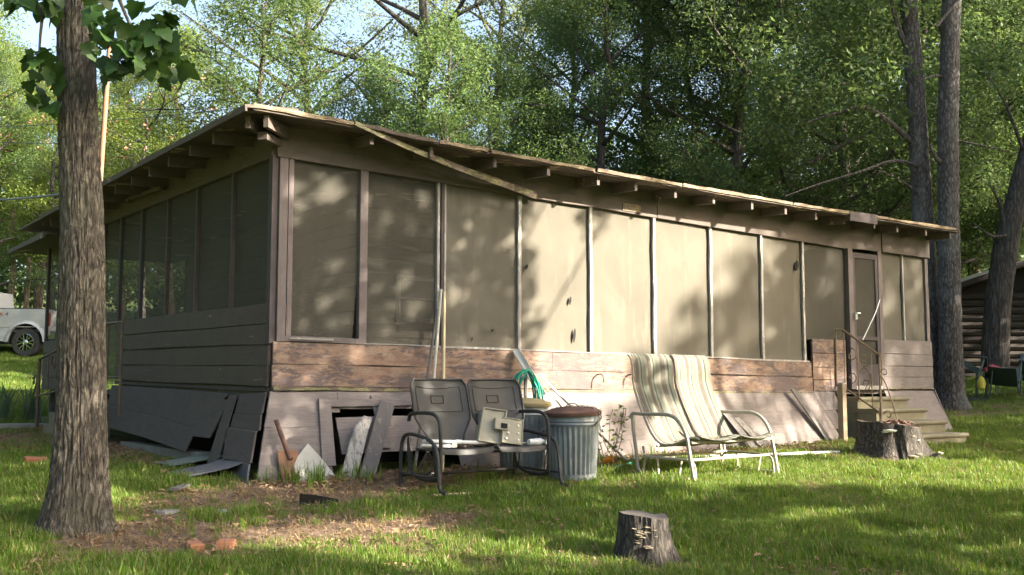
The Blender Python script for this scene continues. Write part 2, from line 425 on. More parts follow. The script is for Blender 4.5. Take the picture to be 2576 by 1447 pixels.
def mat_stripes():
    m, nt, b = mat_new('striped_sling_fabric')
    tc = N(nt, 'ShaderNodeTexCoord'); sx = N(nt, 'ShaderNodeSeparateXYZ'); nt.links.new(tc.outputs['Object'], sx.inputs[0])
    k = N(nt, 'ShaderNodeMath', operation='MULTIPLY'); k.inputs[1].default_value = 1 / .205
    fr = N(nt, 'ShaderNodeMath', operation='FRACT'); nt.links.new(sx.outputs[0], k.inputs[0]); nt.links.new(k.outputs[0], fr.inputs[0])
    c = ramp(nt, fr.outputs[0], [(0, (0.190, 0.181, 0.128)), (.1, (0.199, 0.199, 0.152)), (.14, (0.090, 0.076, 0.057)), (.40, (0.114, 0.095, 0.071)), (.43, (0.199, 0.204, 0.152)), (.54, (0.214, 0.214, 0.161)), (.57, (0.048, 0.057, 0.048)), (.64, (0.062, 0.076, 0.062)), (.67, (0.171, 0.185, 0.138)), (.85, (0.128, 0.128, 0.095)), (1, (0.190, 0.181, 0.128))])
    n1 = noise_n(nt, coords(nt), 6, 6, .7)
    c = mix(nt, ramp(nt, n1, [(.45, 0.0), (.75, .5)]), c, (.20, .19, .14))
    nt.links.new(c, b.inputs['Base Color']); b.inputs['Roughness'].default_value = .85
    tl = N(nt, 'ShaderNodeBsdfTranslucent'); mx = N(nt, 'ShaderNodeMixShader'); mx.inputs[0].default_value = .15
    nt.links.new(c, tl.inputs[0]); nt.links.new(b.outputs[0], mx.inputs[1]); nt.links.new(tl.outputs[0], mx.inputs[2])
    nt.links.new(mx.outputs[0], nt.nodes['Material Output'].inputs[0])
    return m
M_stripes = mat_stripes()

# ------------------------------------------------------------------ ground
def vnoise(x, y, s, seed=0):
    return np.array([noise.noise((float(a) * s + seed, float(b) * s - seed, seed * .37)) for a, b in zip(np.ravel(x), np.ravel(y))]).reshape(np.shape(x))
def blob(u, v, cu, cv, ru, rv):
    return np.exp(-(((u - cu) / ru) ** 2 + ((v - cv) / rv) ** 2))
def lawn_density(x, y, nz=None):
    u, v = w2h(x, y)
    d = np.ones_like(u)
    d -= 1.0 * blob(u, v, 1.2, -.75, 1.9, .55) + .9 * blob(u, v, 0.2, -.8, .9, .5)
    d -= .8 * blob(u, v, -.75, -1.75, 1.0, .75) + .55 * blob(u, v, -1.5, -2.45, 1.0, .6) + .7 * blob(u, v, -.1, -2.5, 1.2, .35)
    d -= .7 * blob(u, v, .15, -3.75, .55, .4) + .5 * blob(u, v, .7, -4.3, .55, .4) + .45 * blob(u, v, -.3, -3.1, .8, .25)
    d -= .8 * blob(u, v, -.3, 3.2, .7, 2.6) + .75 * blob(u, v, -1.2, 5.5, 1.4, 1.6) + .8 * blob(u, v, 5.4, -.55, 3.0, .42)
    d -= .7 * blob(u, v, 7.1, -1.5, .65, .5) + .5 * blob(u, v, 14.5, 1.0, 1.5, .7) + .5 * blob(u, v, 15.5, 2.5, 3, 1.2)
    d -= .35 * blob(u, v, 1.5, -5.6, 1.5, .7) + .7 * blob(u, v, -2.1, -1.75, .42, .42)
    if nz is None: nz = vnoise(x, y, 1.1, 3.3) * .55 + vnoise(x, y, 3.7, 9.1) * .35
    return np.clip(d + nz * .9, 0, 1)
def axis(lo, hi, step, far):
    a = list(np.arange(lo, hi + 1e-6, step)); s = step; p = hi
    while p < far: s *= 1.22; p += s; a.append(p)
    s = step; p = lo; pre = []
    while p > -far: s *= 1.22; p -= s; pre.append(p)
    return np.array(pre[::-1] + a)
xs = axis(-9.5, 11, .14, 260); ys = axis(3.5, 24, .14, 260)
GX, GY = np.meshgrid(xs, ys, indexing='ij')
U_, V_ = w2h(GX, GY)
GZ = gh(U_, V_) + vnoise(GX, GY, .9, 1.2) * .02 + vnoise(GX, GY, 4.0, 5.2) * .006
me = bpy.data.meshes.new('ground')
nx, ny = GX.shape
P = np.stack([GX, GY, GZ], -1).reshape(-1, 3)
idx = np.arange(nx * ny).reshape(nx, ny)
Q = np.stack([idx[:-1, :-1], idx[1:, :-1], idx[1:, 1:], idx[:-1, 1:]], -1).reshape(-1, 4)
def mesh_np(me, P, Q):
    me.vertices.add(len(P)); me.vertices.foreach_set('co', np.ascontiguousarray(P, np.float32).ravel())
    k = Q.shape[1]
    me.loops.add(Q.size); me.loops.foreach_set('vertex_index', np.ascontiguousarray(Q, np.int32).ravel())
    me.polygons.add(len(Q)); me.polygons.foreach_set('loop_start', np.arange(0, Q.size, k, dtype=np.int32))
    me.update(calc_edges=True); me.validate()
mesh_np(me, P, Q)
a = me.attributes.new('lawn', 'FLOAT', 'POINT')
a.data.foreach_set('value', lawn_density(GX, GY).astype(np.float32).ravel())
me.materials.append(M_ground); me.shade_smooth()
tag(link('ground', me), kind='structure', label='sloping lawn with bare dirt patches')

# ------------------------------------------------------------------ the screened house
H = thing('screened_porch_house', 'low weathered house wrapped in dusty screen panels with a sagging flat roof', 'house', (CX, CY, 0), HROT)
def W(mb, name, mat, smooth=False): return mb.build(name, mat, H, smooth)
def lin(a, b, n): return [a + (b - a) * i / n for i in range(n + 1)]
zb = lambda u: (3.785 - .0195 * u) if u < 9.3 else 3.63              # underside of the front header
zs = lambda u: 2.02 - .0115 * u                                     # screen sill
zl = lambda u: 1.58 - .010 * u if u < 8.1 else 1.55                 # ledge over the skirt
ze = lambda u: 4.07 - .012 * u if u < 1 else 4.055 - .0165 * u + (.0011 * u * u)   # roof edge
def jit(a): return random.uniform(-a, a)
def board_f(name, mat, u0, u1, top, bot, v=0.0, th=.022, n=7, wob=.006, tilt=0.0):
    us = lin(u0, u1, n)
    A = [(u, v - tilt + jit(wob * .3), top(u) + jit(wob)) for u in us]
    B = [(u, v + tilt + jit(wob * .3), bot(u) + jit(wob)) for u in us]
    return W(MB().slab(A, B, (0, th, 0)), name, mat)
# front siding: two long peeling boards in lengths
mid = lambda u: (zs(u) + zl(u)) / 2 + .008
for (a, b) in ((0.005, 3.38), (3.385, 8.08)):
    board_f('siding_board', M_peel, a, b, lambda u: zs(u) - .002, lambda u: mid(u) + .005, -.012, .03, 9, .005)
for (a, b) in ((-.005, 5.35), (5.356, 8.08)):
    board_f('siding_board', M_peel, a, b, lambda u: mid(u) - .004, lambda u: zl(u) + .02, -.022, .03, 9, .006)
board_f('screen_sill', M_post, 0.06, .93, lambda u: zs(u) + .055, lambda u: zs(u) + .004, -.018, .05, 4, .003)
board_f('screen_sill', M_batten, .96, 8.04, lambda u: zs(u) + .018, lambda u: zs(u) + .002, -.02, .05, 14, .006)
board_f('sill_strip', M_batten, .16, .62, lambda u: 2.055, lambda u: 2.04, -.03, .02, 3, .004)
board_f('ledge_strip', M_moss, 0, 8.08, lambda u: zl(u) + .012, lambda u: zl(u) - .022, -.045, .06, 14, .006)
# taller boards on either side of the door
r = [2.265, 2.06, 1.86, 1.685, 1.53]
for i in range(4):
    board_f('siding_board', M_peel, 8.09, 8.86, lambda u, i=i: r[i] - .003, lambda u, i=i: r[i+1] + .003, -.03 - .004 * (i % 2), .03, 3, .004)
r2 = [2.30, 2.07, 1.84, 1.70, 1.555]
r2 = [2.30, 2.085, 1.90, 1.735, 1.56]
for i in range(4):
    board_f('siding_board', M_flare, 9.80, 11.12, lambda u, i=i: r2[i] - .003, lambda u, i=i: r2[i+1] + .003, -.03 - .004 * (i % 2), .03, 4, .004)
board_f('ledge_strip', M_moss, 9.8, 11.12, lambda u: 1.565, lambda u: 1.548, -.04, .06, 3, .002)
# posts, battens and screens along the front
front_posts = [(0.075, .085, M_post, -.02), (.155, .05, M_post, -.012), (.945, .085, M_post, -.02), (1.84, .03, M_batten, -.012), (1.888, .035, M_darkpost, -.02), (1.925, .02, M_batten, -.012)]
for u, w, m, v in front_posts:
    W(MB().slab([(u - w/2, v, zb(u) + .01), (u + w/2, v, zb(u) + .01)], [(u - w/2, v, zs(u) - .0), (u + w/2, v, zs(u) - .0)], (0, .06, 0)), 'post', m)
for u in (2.92, 3.98, 5.02, 6.05, 7.06, 7.95):
    n = 9; zz = lin(zb(u) + .01, zs(u) + .002, n); d = [jit(.006) for _ in zz]
    W(MB().slab([(u - .022 + e, -.016 + jit(.003), z) for z, e in zip(zz, d)], [(u + .018 + e, -.016, z) for z, e in zip(zz, d)], (0, .03, 0)), 'batten', M_batten)
W(MB().box((9.02, -.01, (zb(9) + 1.56) / 2), (.11, .07, zb(9) - 1.56 + .02)), 'door_post', M_post)
W(MB().box((9.76, -.01, (zb(9.7) + 1.56) / 2), (.09, .07, zb(9.7) - 1.56 + .02)), 'door_post', M_post)
W(MB().slab([(10.40, -.012, 3.64), (10.43, -.012, 3.64)], [(10.40, -.012, 2.3), (10.43, -.012, 2.3)], (0, .03, 0)), 'batten', M_batten)
W(MB().slab([(11.03, -.014, 3.65), (11.11, -.014, 3.65)], [(11.03, -.014, 2.3), (11.11, -.014, 2.3)], (0, .06, 0)), 'post', M_post)
def screen_f(u0, u1, zt, zbm, mat=None, gap=None, v=.022, seed=0):
    def fn(a, b):
        u = u0 + (u1 - u0) * a; z = zbm(u) + (zt(u) - zbm(u)) * b
        if gap: u = u0 + (u1 - u0 - gap(b)) * a
        w = noise.noise((u * 1.4 + seed, z * 1.1, seed)) * .018 * math.sin(PI * min(1, max(0, a))) 
        return (u, v + w, z)
    return W(MB().grid(fn, 6, 8), 'screen_panel', mat or M_screen, True)
edges = [.18, .905, 1.825, 2.90, 3.96, 5.0, 6.03, 7.04, 7.93]
for i in range(len(edges) - 1):
    a, b = edges[i] , edges[i + 1]
    if i: a += .06
    g = (lambda t: .075 * max(0, 1 - t / .55) ** .8) if i == 0 else None
    screen_f(a - .02, b + .02, lambda u: zb(u) + .02, lambda u: zs(u) + .0, M_screen_shade if i < 2 else M_screen, g, seed=i)
screen_f(7.97, 8.97, lambda u: zb(u) + .02, lambda u: 2.25, M_screen_shade, seed=9)
screen_f(9.80, 10.41, lambda u: 3.66, lambda u: 2.29, M_screen, lambda t: .05 * math.exp(-((t - .62) / .14) ** 2) + .03 * math.exp(-((t - .3) / .12) ** 2), seed=10)
screen_f(10.42, 11.05, lambda u: 3.66, lambda u: 2.29, M_screen, seed=11)
# tears in the screen: black patches standing in for the dark porch behind
for (u, z, w, h) in ((3.02, 2.93, .05, .06), (3.66, 2.58, .035, .10), (3.72, 2.18, .04, .17), (2.93, 2.55, .03, .07), (2.55, 2.2, .035, .03), (7.82, 3.28, .09, .15), (2.28, 2.1, .02, .05)):
    mb = MB(); n = 7
    pts = [(u + (w / 2 * math.cos(2*PI*k/10) + .3 * w * math.sin(2*PI*k/10)) * (1 - .35 * abs(math.sin(2*PI*k/10))), -.004, z + h / 2 * math.sin(2*PI*k/10)) for k in range(10)]
    mb.prism(pts, (0, .004, 0)); W(mb, 'screen_tear', M_black)
# door
D = MB(); zt_, zb_ = 3.57, 1.60
for (c, d) in (((9.105, -.02, (zt_ + zb_) / 2), (.07, .035, zt_ - zb_)), ((9.675, -.02, (zt_ + zb_) / 2), (.07, .035, zt_ - zb_)),
               ((9.39, -.02, zt_ - .04), (.5, .034, .08)), ((9.39, -.02, zb_ + .16), (.5, .034, .32)), ((9.39, -.02, 2.3), (.5, .034, .05))): D.box(c, d)
door = W(D, 'screen_door', M_darkpost)
MB().grid(lambda a, b: (9.13 + .52 * a, -.012 + .008 * math.sin(3 * a + 2 * b), 1.9 + 1.62 * b), 4, 5).build('door_screen', M_screen_shade, door, True)
MB().box((9.08, -.06, 2.62), (.05, .04, .10)).tube([(9.08, -.05, 2.66), (9.08, -.10, 2.66), (9.13, -.11, 2.66)], .012, 6).build('door_handle', M_alum, door)
MB().tube([(9.24, -.06, 2.27), (9.55, -.08, 2.68), (9.72, -.05, 2.89)], .006, 6).build('door_closer', M_alum, door)
board_f('threshold', M_batten, 9.07, 9.72, lambda u: 1.60, lambda u: 1.545, -.05, .08, 2, .001)
# corner joint of dark shadow post on the side wall
W(MB().box((-.005, .05, 2.9), (.06, .09, 1.8)), 'corner_post', M_darkpost)
# header in three lengths
for (a, b, v, m) in ((0.0, 5.06, -.03, M_header), (5.066, 9.83, -.034, M_header), (9.836, 11.12, -.05, M_header)):
    board_f('header_board', m, a, b, lambda u: ze(u) + .03, zb, v, .05, 10, .004)
W(MB().box((4.62, -.037, 3.765), (.30, .008, .09)), 'rot_patch', painted_wood('rotten_patch', (.2, .16, .13), (.26, .20, .11), .5, (4, 4, 9), (.34, .26, .13), 21))
W(MB().slab([(1.02, -.034, 4.0 - .08), (1.06, -.034, 3.92)], [(.7, -.034, zb(.7) + .02), (1.06, -.034, zb(1) + .005)], (0, .003, 0)), 'header_patch', M_header)

# the skirt flaring out below the ledge
def skf(s, k=1.0): return -.03 - .36 * s * k
def skirt(name, mat, u0, u1, s0, s1, zt=1.54, zbot=.72, th=.022, n=5, wob=.005, du=(0, 0)):
    zz = lambda s, u: (zt - .004 * max(0, u - 2)) - (zt - zbot - .012 * max(0, u)) * s
    us = lin(u0, u1, n)
    A = []; B = []
    for k, u in enumerate(us):
        j = jit(wob); j2 = jit(wob)
        fr = k / n
        ua = u + (du[0] * s0 if k == 0 else 0); ub = u + (du[0] * s1 if k == 0 else 0)
        A.append((ua, skf(s0) - .006 + j * .4, zz(s0, u) + j)); B.append((ub, skf(s1) + .002 + j2 * .4, zz(s1, u) + j2))
    return W(MB().slab(A, B, (0, .02, .011)), name, mat)
rows = [0.0, .24, .40, .58, .80, 1.02]
for i in range(5):
    skirt('skirt_board', M_flare, -.025, .47 if i else .66, rows[i] + .006, rows[i + 1] - .004, du=(-.27, 0))
skirt('skirt_board', M_flare, .665, 1.98, .006, .205)
skirt('skirt_board', M_flare, .60, 1.92, .31, .44)
skirt('skirt_board', M_flare, .60, 1.90, .447, .72)
W(MB().slab([(.44, -.105, 1.47), (.56, -.105, 1.47)], [(.36, -.36, .86), (.50, -.36, .86)], (0, .02, .011)), 'hatch_frame', M_flare)
W(MB().slab([(1.02, -.07, 1.5), (1.14, -.07, 1.5)], [(1.02, -.30, 1.0), (1.14, -.30, 1.0)], (0, .02, .011)), 'hatch_frame', M_flare)
W(MB().slab([(.48, -.115, 1.455), (1.9, -.115, 1.46)], [(.48, -.13, 1.40), (1.9, -.13, 1.405)], (0, .02, .011)), 'hatch_frame', M_flare)
rows = [0.0, .36, .72, 1.0]
cuts = [(2.0, 4.9, 8.55), (1.93, 5.6, 8.40), (1.90, 4.3, 8.22)]
for i in range(3):
    for a, b in zip(cuts[i][:-1], cuts[i][1:]):
        skirt('skirt_board', M_flare, a + .003, b - .003, rows[i] + .005, rows[i + 1] - .005, n=7, wob=.006)
rows = [0.0, .50, .96]
for i in range(2):
    skirt('skirt_board', M_flare, 9.78, 11.13, rows[i] + .004, rows[i + 1] - .004, zt=1.55, zbot=.70)
W(MB().box((1.35, .5, 1.06), (1.95, .02, .8)), 'crawl_space_dark', M_black)  # black sheet standing in for the dark of the crawl space
for q in (.6, 1.7): W(MB().box((q, .35, .95), (.08, .08, .9)), 'pier', M_dim)
W(MB().slab([(11.11, -.05, 1.545), (11.11, .02, 1.545), (11.11, 8.5, 1.545)], [(11.11, -.33, .86), (11.11, .02, .86), (11.11, 8.5, 1.0)], (.02, 0, 0)), 'end_skirt', M_flare)

# left wall: boards, battens, screens
zbl = lambda v: 3.775 + .012 * v
zsl = lambda v: 2.385 + .014 * v
def board_l(name, mat, v0, v1, top, bot, u=0.0, th=.022, n=6, wob=.006):
    vs = lin(v0, v1, n)
    A = [(u + jit(wob * .3), v, top(v) + jit(wob)) for v in vs]; B = [(u - .008 + jit(wob * .3), v, bot(v) + jit(wob)) for v in vs]
    return W(MB().slab(A, B, (th, 0, 0)), name, mat)
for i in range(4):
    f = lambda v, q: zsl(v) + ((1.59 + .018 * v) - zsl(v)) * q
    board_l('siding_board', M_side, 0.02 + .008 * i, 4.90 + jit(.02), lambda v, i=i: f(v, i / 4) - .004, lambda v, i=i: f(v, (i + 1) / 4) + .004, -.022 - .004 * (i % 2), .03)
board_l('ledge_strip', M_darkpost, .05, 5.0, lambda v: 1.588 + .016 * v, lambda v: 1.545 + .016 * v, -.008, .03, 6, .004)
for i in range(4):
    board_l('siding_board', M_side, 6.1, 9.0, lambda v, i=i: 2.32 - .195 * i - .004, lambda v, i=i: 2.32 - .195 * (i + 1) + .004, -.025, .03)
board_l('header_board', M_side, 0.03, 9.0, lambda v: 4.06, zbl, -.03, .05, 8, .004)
for v in (1.04, 2.08, 3.06, 4.05, 4.95, 5.75, 6.6, 7.4, 8.2, 8.96):
    w = .045 if v < 4 else .075
    W(MB().slab([(-.02, v - w/2, zbl(v) + .01), (-.02, v + w/2, zbl(v) + .01)], [(-.02, v - w/2, 2.3 if v < 5 or v > 6 else 1.6), (-.02, v + w/2, 2.3 if v < 5 or v > 6 else 1.6)], (.04, 0, 0)), 'batten', M_side if v < 4 else M_darkpost)
le = [.09, 1.04, 2.08, 3.06, 4.05, 4.95, 5.75, 6.6, 7.4, 8.2, 8.96]
for i in range(len(le) - 1):
    lo = 1.62 if i == 5 else 2.3
    def fn(a, b, i=i, lo=lo):
        v = le[i] + (le[i+1] - le[i]) * a; z = lo + (zbl(v) + .02 - lo) * b
        return (.015 + .02 * noise.noise((v * 1.3, z, i)) * math.sin(PI * a), v, z)
    W(MB().grid(fn, 5, 7), 'screen_panel', M_screen_shade, True)
W(MB().box((.03, 2.47, 1.93), (.02, 4.9, .86)), 'sheathing', M_dim); W(MB().box((.03, 7.5, 1.93), (.02, 3.0, .78)), 'sheathing', M_dim)
W(MB().box((4.05, .045, 1.74), (8.0, .02, .5)), 'sheathing', M_dim)
# right end of the porch, unseen and closed solid to keep the sun out
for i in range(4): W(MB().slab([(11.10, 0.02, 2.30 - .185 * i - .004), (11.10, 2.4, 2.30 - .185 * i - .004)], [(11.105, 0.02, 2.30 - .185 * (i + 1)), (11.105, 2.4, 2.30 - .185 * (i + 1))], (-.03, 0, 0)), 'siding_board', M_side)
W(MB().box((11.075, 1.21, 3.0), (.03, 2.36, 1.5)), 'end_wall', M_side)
W(MB().box((11.06, 5.6, 2.75), (.04, 6.4, 2.5)), 'end_wall', M_inner); W(MB().box((11.09, 1.2, 3.85), (.04, 2.4, .3)), 'header_board', M_header)
W(MB().box((5.55, 8.8, 1.15), (11.0, .03, .75)), 'rear_skirt', M_dim)
# left skirt, sprung loose and sagging
def lk(u, v, z): return Vector((u, v, z))
def skl(name, A, B, mat=M_sideflare, t=(.02, 0, .01)): return W(MB().slab(A, B, t), name, mat)
skl('skirt_board', [lk(-.045, 5.0, 1.60), lk(-.05, 2.6, 1.555), lk(-.055, .92, 1.51)], [lk(-.125, 4.86, 1.345), lk(-.165, 2.9, 1.27), lk(-.20, 1.36, 1.165)])
skl('skirt_board', [lk(-.14, 4.86, 1.335), lk(-.18, 2.9, 1.258), lk(-.215, 1.36, 1.152)], [lk(-.24, 4.68, 1.09), lk(-.275, 2.9, 1.02), lk(-.305, 1.42, .93)])
skl('hatch_door', [lk(-.085, 1.32, 1.47), lk(-.085, .84, 1.45)], [lk(-.245, 1.50, 1.085), lk(-.245, .90, 1.085)])
skl('hatch_frame', [lk(-.075, .86, 1.50), lk(-.075, .68, 1.49)], [lk(-.33, .72, .86), lk(-.33, .50, .86)])
skl('hatch_frame', [lk(-.105, 1.34, 1.40), lk(-.105, .82, 1.395)], [lk(-.115, 1.34, 1.375), lk(-.115, .82, 1.37)], M_darkpost)
skl('skirt_board', [lk(-.05, .66, 1.505), lk(-.045, .03, 1.535)], [lk(-.115, .60, 1.33), lk(-.12, -.06, 1.34)])
skl('skirt_board', [lk(-.125, .60, 1.32), lk(-.13, -.06, 1.33)], [lk(-.17, .56, 1.20), lk(-.175, -.14, 1.19)])
skl('skirt_board', [lk(-.20, .55, 1.19), lk(-.205, -.13, 1.18)], [lk(-.31, .38, .92), lk(-.32, -.30, .91)])
skl('skirt_board', [lk(-.31, .20, .91), lk(-.33, -.29, .90)], [lk(-.40, .12, .74), lk(-.38, -.36, .73)], M_felt)
for q in ((-.02, 1.15), (-.05, .86)): W(MB().box((q[0], q[1], .97), (.05, .08, .52), (0, -.2, .1)), 'pier', M_dim)
W(MB().box((.35, 2.6, 1.1), (.02, 4.8, .9)), 'crawl_space_dark', M_black)  # black sheet painted as darkness behind the side skirt

# roof: front overhang decking boards, tiles slab, rafters
for k, (v0, v1) in enumerate(((-.50, -.375), (-.365, -.235), (-.215, -.115), (-.10, .03))):
    for (a, b) in ((-.45, 1.22 if k in (1, 2) else .93), (1.26 if k in (1, 2) else .94, 4.6), (4.605, 8.4), (8.405, 11.3)):
        us = lin(a, b, 6); sl = .07; dz = 0.0
        if k in (1, 2) and a < 0:                                     # sprung boards leave slits of daylight
            us = lin(a, b, 8)
        A = [(u, v0 + (.02 if (k == 2 and .35 < u < 1.2) else 0), ze(u) - .012 + (v0 + .5) * sl + jit(.004)) for u in us]
        B = [(u, v1 - (.03 if (k in (1, 2) and .45 < u < 1.15) else 0), ze(u) - .012 + (v1 + .5) * sl + jit(.004)) for u in us]
        W(MB().slab(A, B, (0, 0, .018)), 'deck_board', M_deck)
RT = MB()
def rz(u, v):
    d = min(u + .5, v + .5, 11.4 - u, 9 - v); return 4.10 - .013 * max(u, 0) + .075 * max(0, d)
def rf(a, b):
    u = -.50 + 11.85 * a; v = .02 + 8.9 * b
    d = min(v + .5, 9.2 - v); dl = min(u + .5, 11.6 - u)
    return (u, v, (ze(max(u, -.4)) if u < 11 else ze(11)) + .02 + .07 * min(d, dl) + jit(.004))
W(RT.grid(rf, 24, 18, (0, 0, .03)), 'roof_deck', M_deck)
# left overhang
W(MB().grid(lambda a, b: (-.52 + .5 * a, -.52 + 7.8 * b, 4.07 + .035 * a + jit(.003)), 3, 14, (0, 0, .03)), 'side_overhang', M_deck)
W(MB().grid(lambda a, b: (-.46 + 11.78 * a, -.51 + .56 * b, (ze(max(-.4, -.46 + 11.78 * a))) + .012 + .07 * .56 * b + jit(.006)) if not (.055 < a < .135 and .1 < b < .9) else (-.46 + 11.78 * a, -.51 + .56 * (0.05 if b < .5 else .95), ze(.9) + .012 + .04 * b), 60, 4), 'shingle_layer', M_rust)
# tan drip edge, warped and in lengths
pe = [(-.46, .62), (.64, 1.5), (1.52, 2.12), (2.16, 3.6), (3.64, 5.0), (5.02, 5.9), (5.86, 7.1), (7.12, 8.5), (8.98, 11.12)]
for k, (a, b) in enumerate(pe):
    us = lin(a, b, 7); dz = jit(.01)
    W(MB().slab([(u, -.525 + jit(.004), ze(u) + .038 + dz + jit(.006)) for u in us], [(u, -.52, ze(u) + .002 + dz + jit(.006)) for u in us], (0, .02, 0)), 'drip_edge', M_edge if k != 1 else M_deck)
W(MB().slab([(8.35, -.535, ze(8.4) + .045), (9.0, -.535, ze(9) + .055)], [(8.35, -.53, ze(8.4) - .085), (9.0, -.53, ze(9) - .085)], (0, .03, 0)), 'fascia_remnant', M_darkpost)
vs = lin(-.52, 7.28, 12)
W(MB().slab([(-.54, v, 4.10 + .004 * v + jit(.006)) for v in vs], [(-.535, v, 4.04 + .004 * v + jit(.006)) for v in vs], (.02, 0, 0)), 'drip_edge', M_deck)
for u in (.8, 1.49, 2.28, 2.99, 3.75, 4.32, 5.0, 5.69, 6.37, 7.05, 7.71, 8.35, 9.1, 9.7, 10.4, 11.05):
    L = random.uniform(.40, .46); z0 = ze(u) - .02
    W(MB().slab([(u - .02, -L, z0 - .0), (u + .02, -L, z0)], [(u - .02, -L, z0 - .10 + jit(.008)), (u + .02, -L, z0 - .10)], (0, .6, .04)), 'rafter_tail', M_rafter)
for v in (.5, 1.15, 1.8, 2.45, 3.1, 3.75, 4.4, 5.05, 5.7, 6.35, 7.0):
    W(MB().slab([(-.44, v - .02, 4.05), (-.44, v + .02, 4.05)], [(-.44, v - .02, 3.94), (-.44, v + .02, 3.94)], (.6, 0, .03)), 'rafter_tail', M_rafter)
for (a, b) in (((-.42, -.30), (.1, .22)), ((-.30, -.43), (.22, .1))):
    W(MB().bar((a[0], a[1], 3.995), (b[0], b[1], 4.02), .045, .11), 'hip_rafter', M_rafter)
W(MB().bar((-.26, -.26, 3.90), (.1, .1, 3.92), .09, .07), 'hip_rafter', M_rafter)
# fascia board hanging loose
n = 8; A = []; B = []
for i in range(n + 1):
    t = i / n; p = Vector((.55, -.545, 4.085)).lerp(Vector((3.12, -.075, 3.74)), t) + Vector((0, 0, -.035 * math.sin(PI * t) * (1 - t) - .015 * math.sin(PI * t)))
    A.append(p + Vector((0, 0, .022 + .018 * t))); B.append(p - Vector((0, 0, .022 + .022 * t)))
W(MB().slab(A, B, (0, .02, .008)), 'hanging_fascia_board', M_moss)
W(MB().bar((-.12, 3.0, 3.93), (-.10, 4.3, 3.99), .05, .045), 'loose_batten', M_side)
# lean-to roof past the far end
W(MB().grid(lambda a, b: (-.45 + 2.8 * a, 7.3 + 2.5 * b, 3.86 - .02 * b + .02 * a), 4, 5, (0, 0, .04)), 'lean_to_roof', M_deck)
W(MB().slab([(-.47, 7.3, 3.90), (-.47, 9.8, 3.88)], [(-.47, 7.3, 3.81), (-.47, 9.8, 3.82)], (.03, 0, 0)), 'fascia_board', M_rafter)
# inside: floor and the inner house wall
W(MB().box((5.55, 4.4, 1.51), (10.9, 8.7, .06)), 'porch_floor', M_dim)
for k in range(15):
    z = 1.56 + .165 * k
    W(MB().slab([(2.2, 2.42, z + .17), (11.0, 2.42, z + .17)], [(2.2, 2.40, z), (11.0, 2.40, z)], (0, .02, 0)), 'inner_siding_board', M_inner)
    W(MB().slab([(2.22, 2.45, z + .17), (2.22, 8.8, z + .17)], [(2.2, 2.42, z), (2.2, 8.8, z)], (.02, 0, 0)), 'inner_siding_board', M_inner)
W(MB().box((6.6, 8.78, 2.8), (8.8, .04, 2.6)), 'rear_wall', M_inner)
M_glass = simple('dim_window_glass', (.16, .17, .17), .08, 0, .1)
def inner_window(u0, u1, z0, z1):
    f = MB(); w = .06
    f.box(((u0+u1)/2, 2.38, z1), (u1-u0+w, .05, w)).box(((u0+u1)/2, 2.38, z0), (u1-u0+w, .05, w)).box((u0, 2.38, (z0+z1)/2), (w, .048, z1-z0)).box((u1, 2.38, (z0+z1)/2), (w, .048, z1-z0)).box(((u0+u1)/2, 2.38, (z0+z1)/2), (u1-u0, .046, .03))
    o = W(f, 'inner_window', M_batten)
    MB().box(((u0+u1)/2, 2.392, (z0+z1)/2), (u1-u0, .01, z1-z0)).build('pane', M_glass, o)
inner_window(2.76, 3.36, 2.45, 3.0); 
f = MB().box((8.6, 2.37, 2.5), (.85, .05, 1.95)); W(f, 'inner_door', M_batten)
# iron brackets on the ledge board
for u in (4.05, 4.55):
    m = MB().tube(smooth_path([(u, -.02, 1.73), (u, -.09, 1.735), (u, -.13, 1.70), (u, -.135, 1.64)], 3), .009, 6)
    W(m, 'iron_bracket', M_iron)
W(MB().tube([(5.02, -.06, 3.80), (5.0, -.07, 3.86), (5.02, -.06, 3.92)], .008, 6), 'loose_wire', M_iron)

# ------------------------------------------------------------------ concrete steps, iron rail, timber post
ST = at_house('concrete_steps', 'mossy concrete steps with rounded treads climbing to the screen door', 'steps', 9.22, -.62, 0, 0.0)
gz0 = float(gh(9.2, -.6))
for k, (z, v0, v1) in enumerate(((1.44, .59, .22), (1.28, .30, -.07), (1.115, .0, -.37), (.945, -.30, -.68))):
    m = MB(); m.slab([(-.60, v1 + .03, z - .06), (.62, v1 + .03, z - .06)], [(-.60, v1 + .03, gz0 - .35), (.62, v1 + .03, gz0 - .35)], (0, v0 - v1 - .03, 0)); m.build('riser', M_conc, ST)
    prof = [(0, v1 + .02, z), (0, v1 + .005, z - .006), (0, v1 - .005, z - .03), (0, v1 + .005, z - .052), (0, v1 + .02, z - .058), (0, v0, z - .058), (0, v0, z)]
    m = MB(); m.prism([(-.61, p[1], p[2]) for p in prof], (1.24, 0, 0)); m.build('tread', M_conc, ST)
def iron_rail(name, label, u, v, z, rz, pts, mat):
    t = thing(name, label, 'handrail', h2w(u, v, z), HROT + rz)
    for nm, mb in pts: mb.build(nm, mat, t, True)
    return t
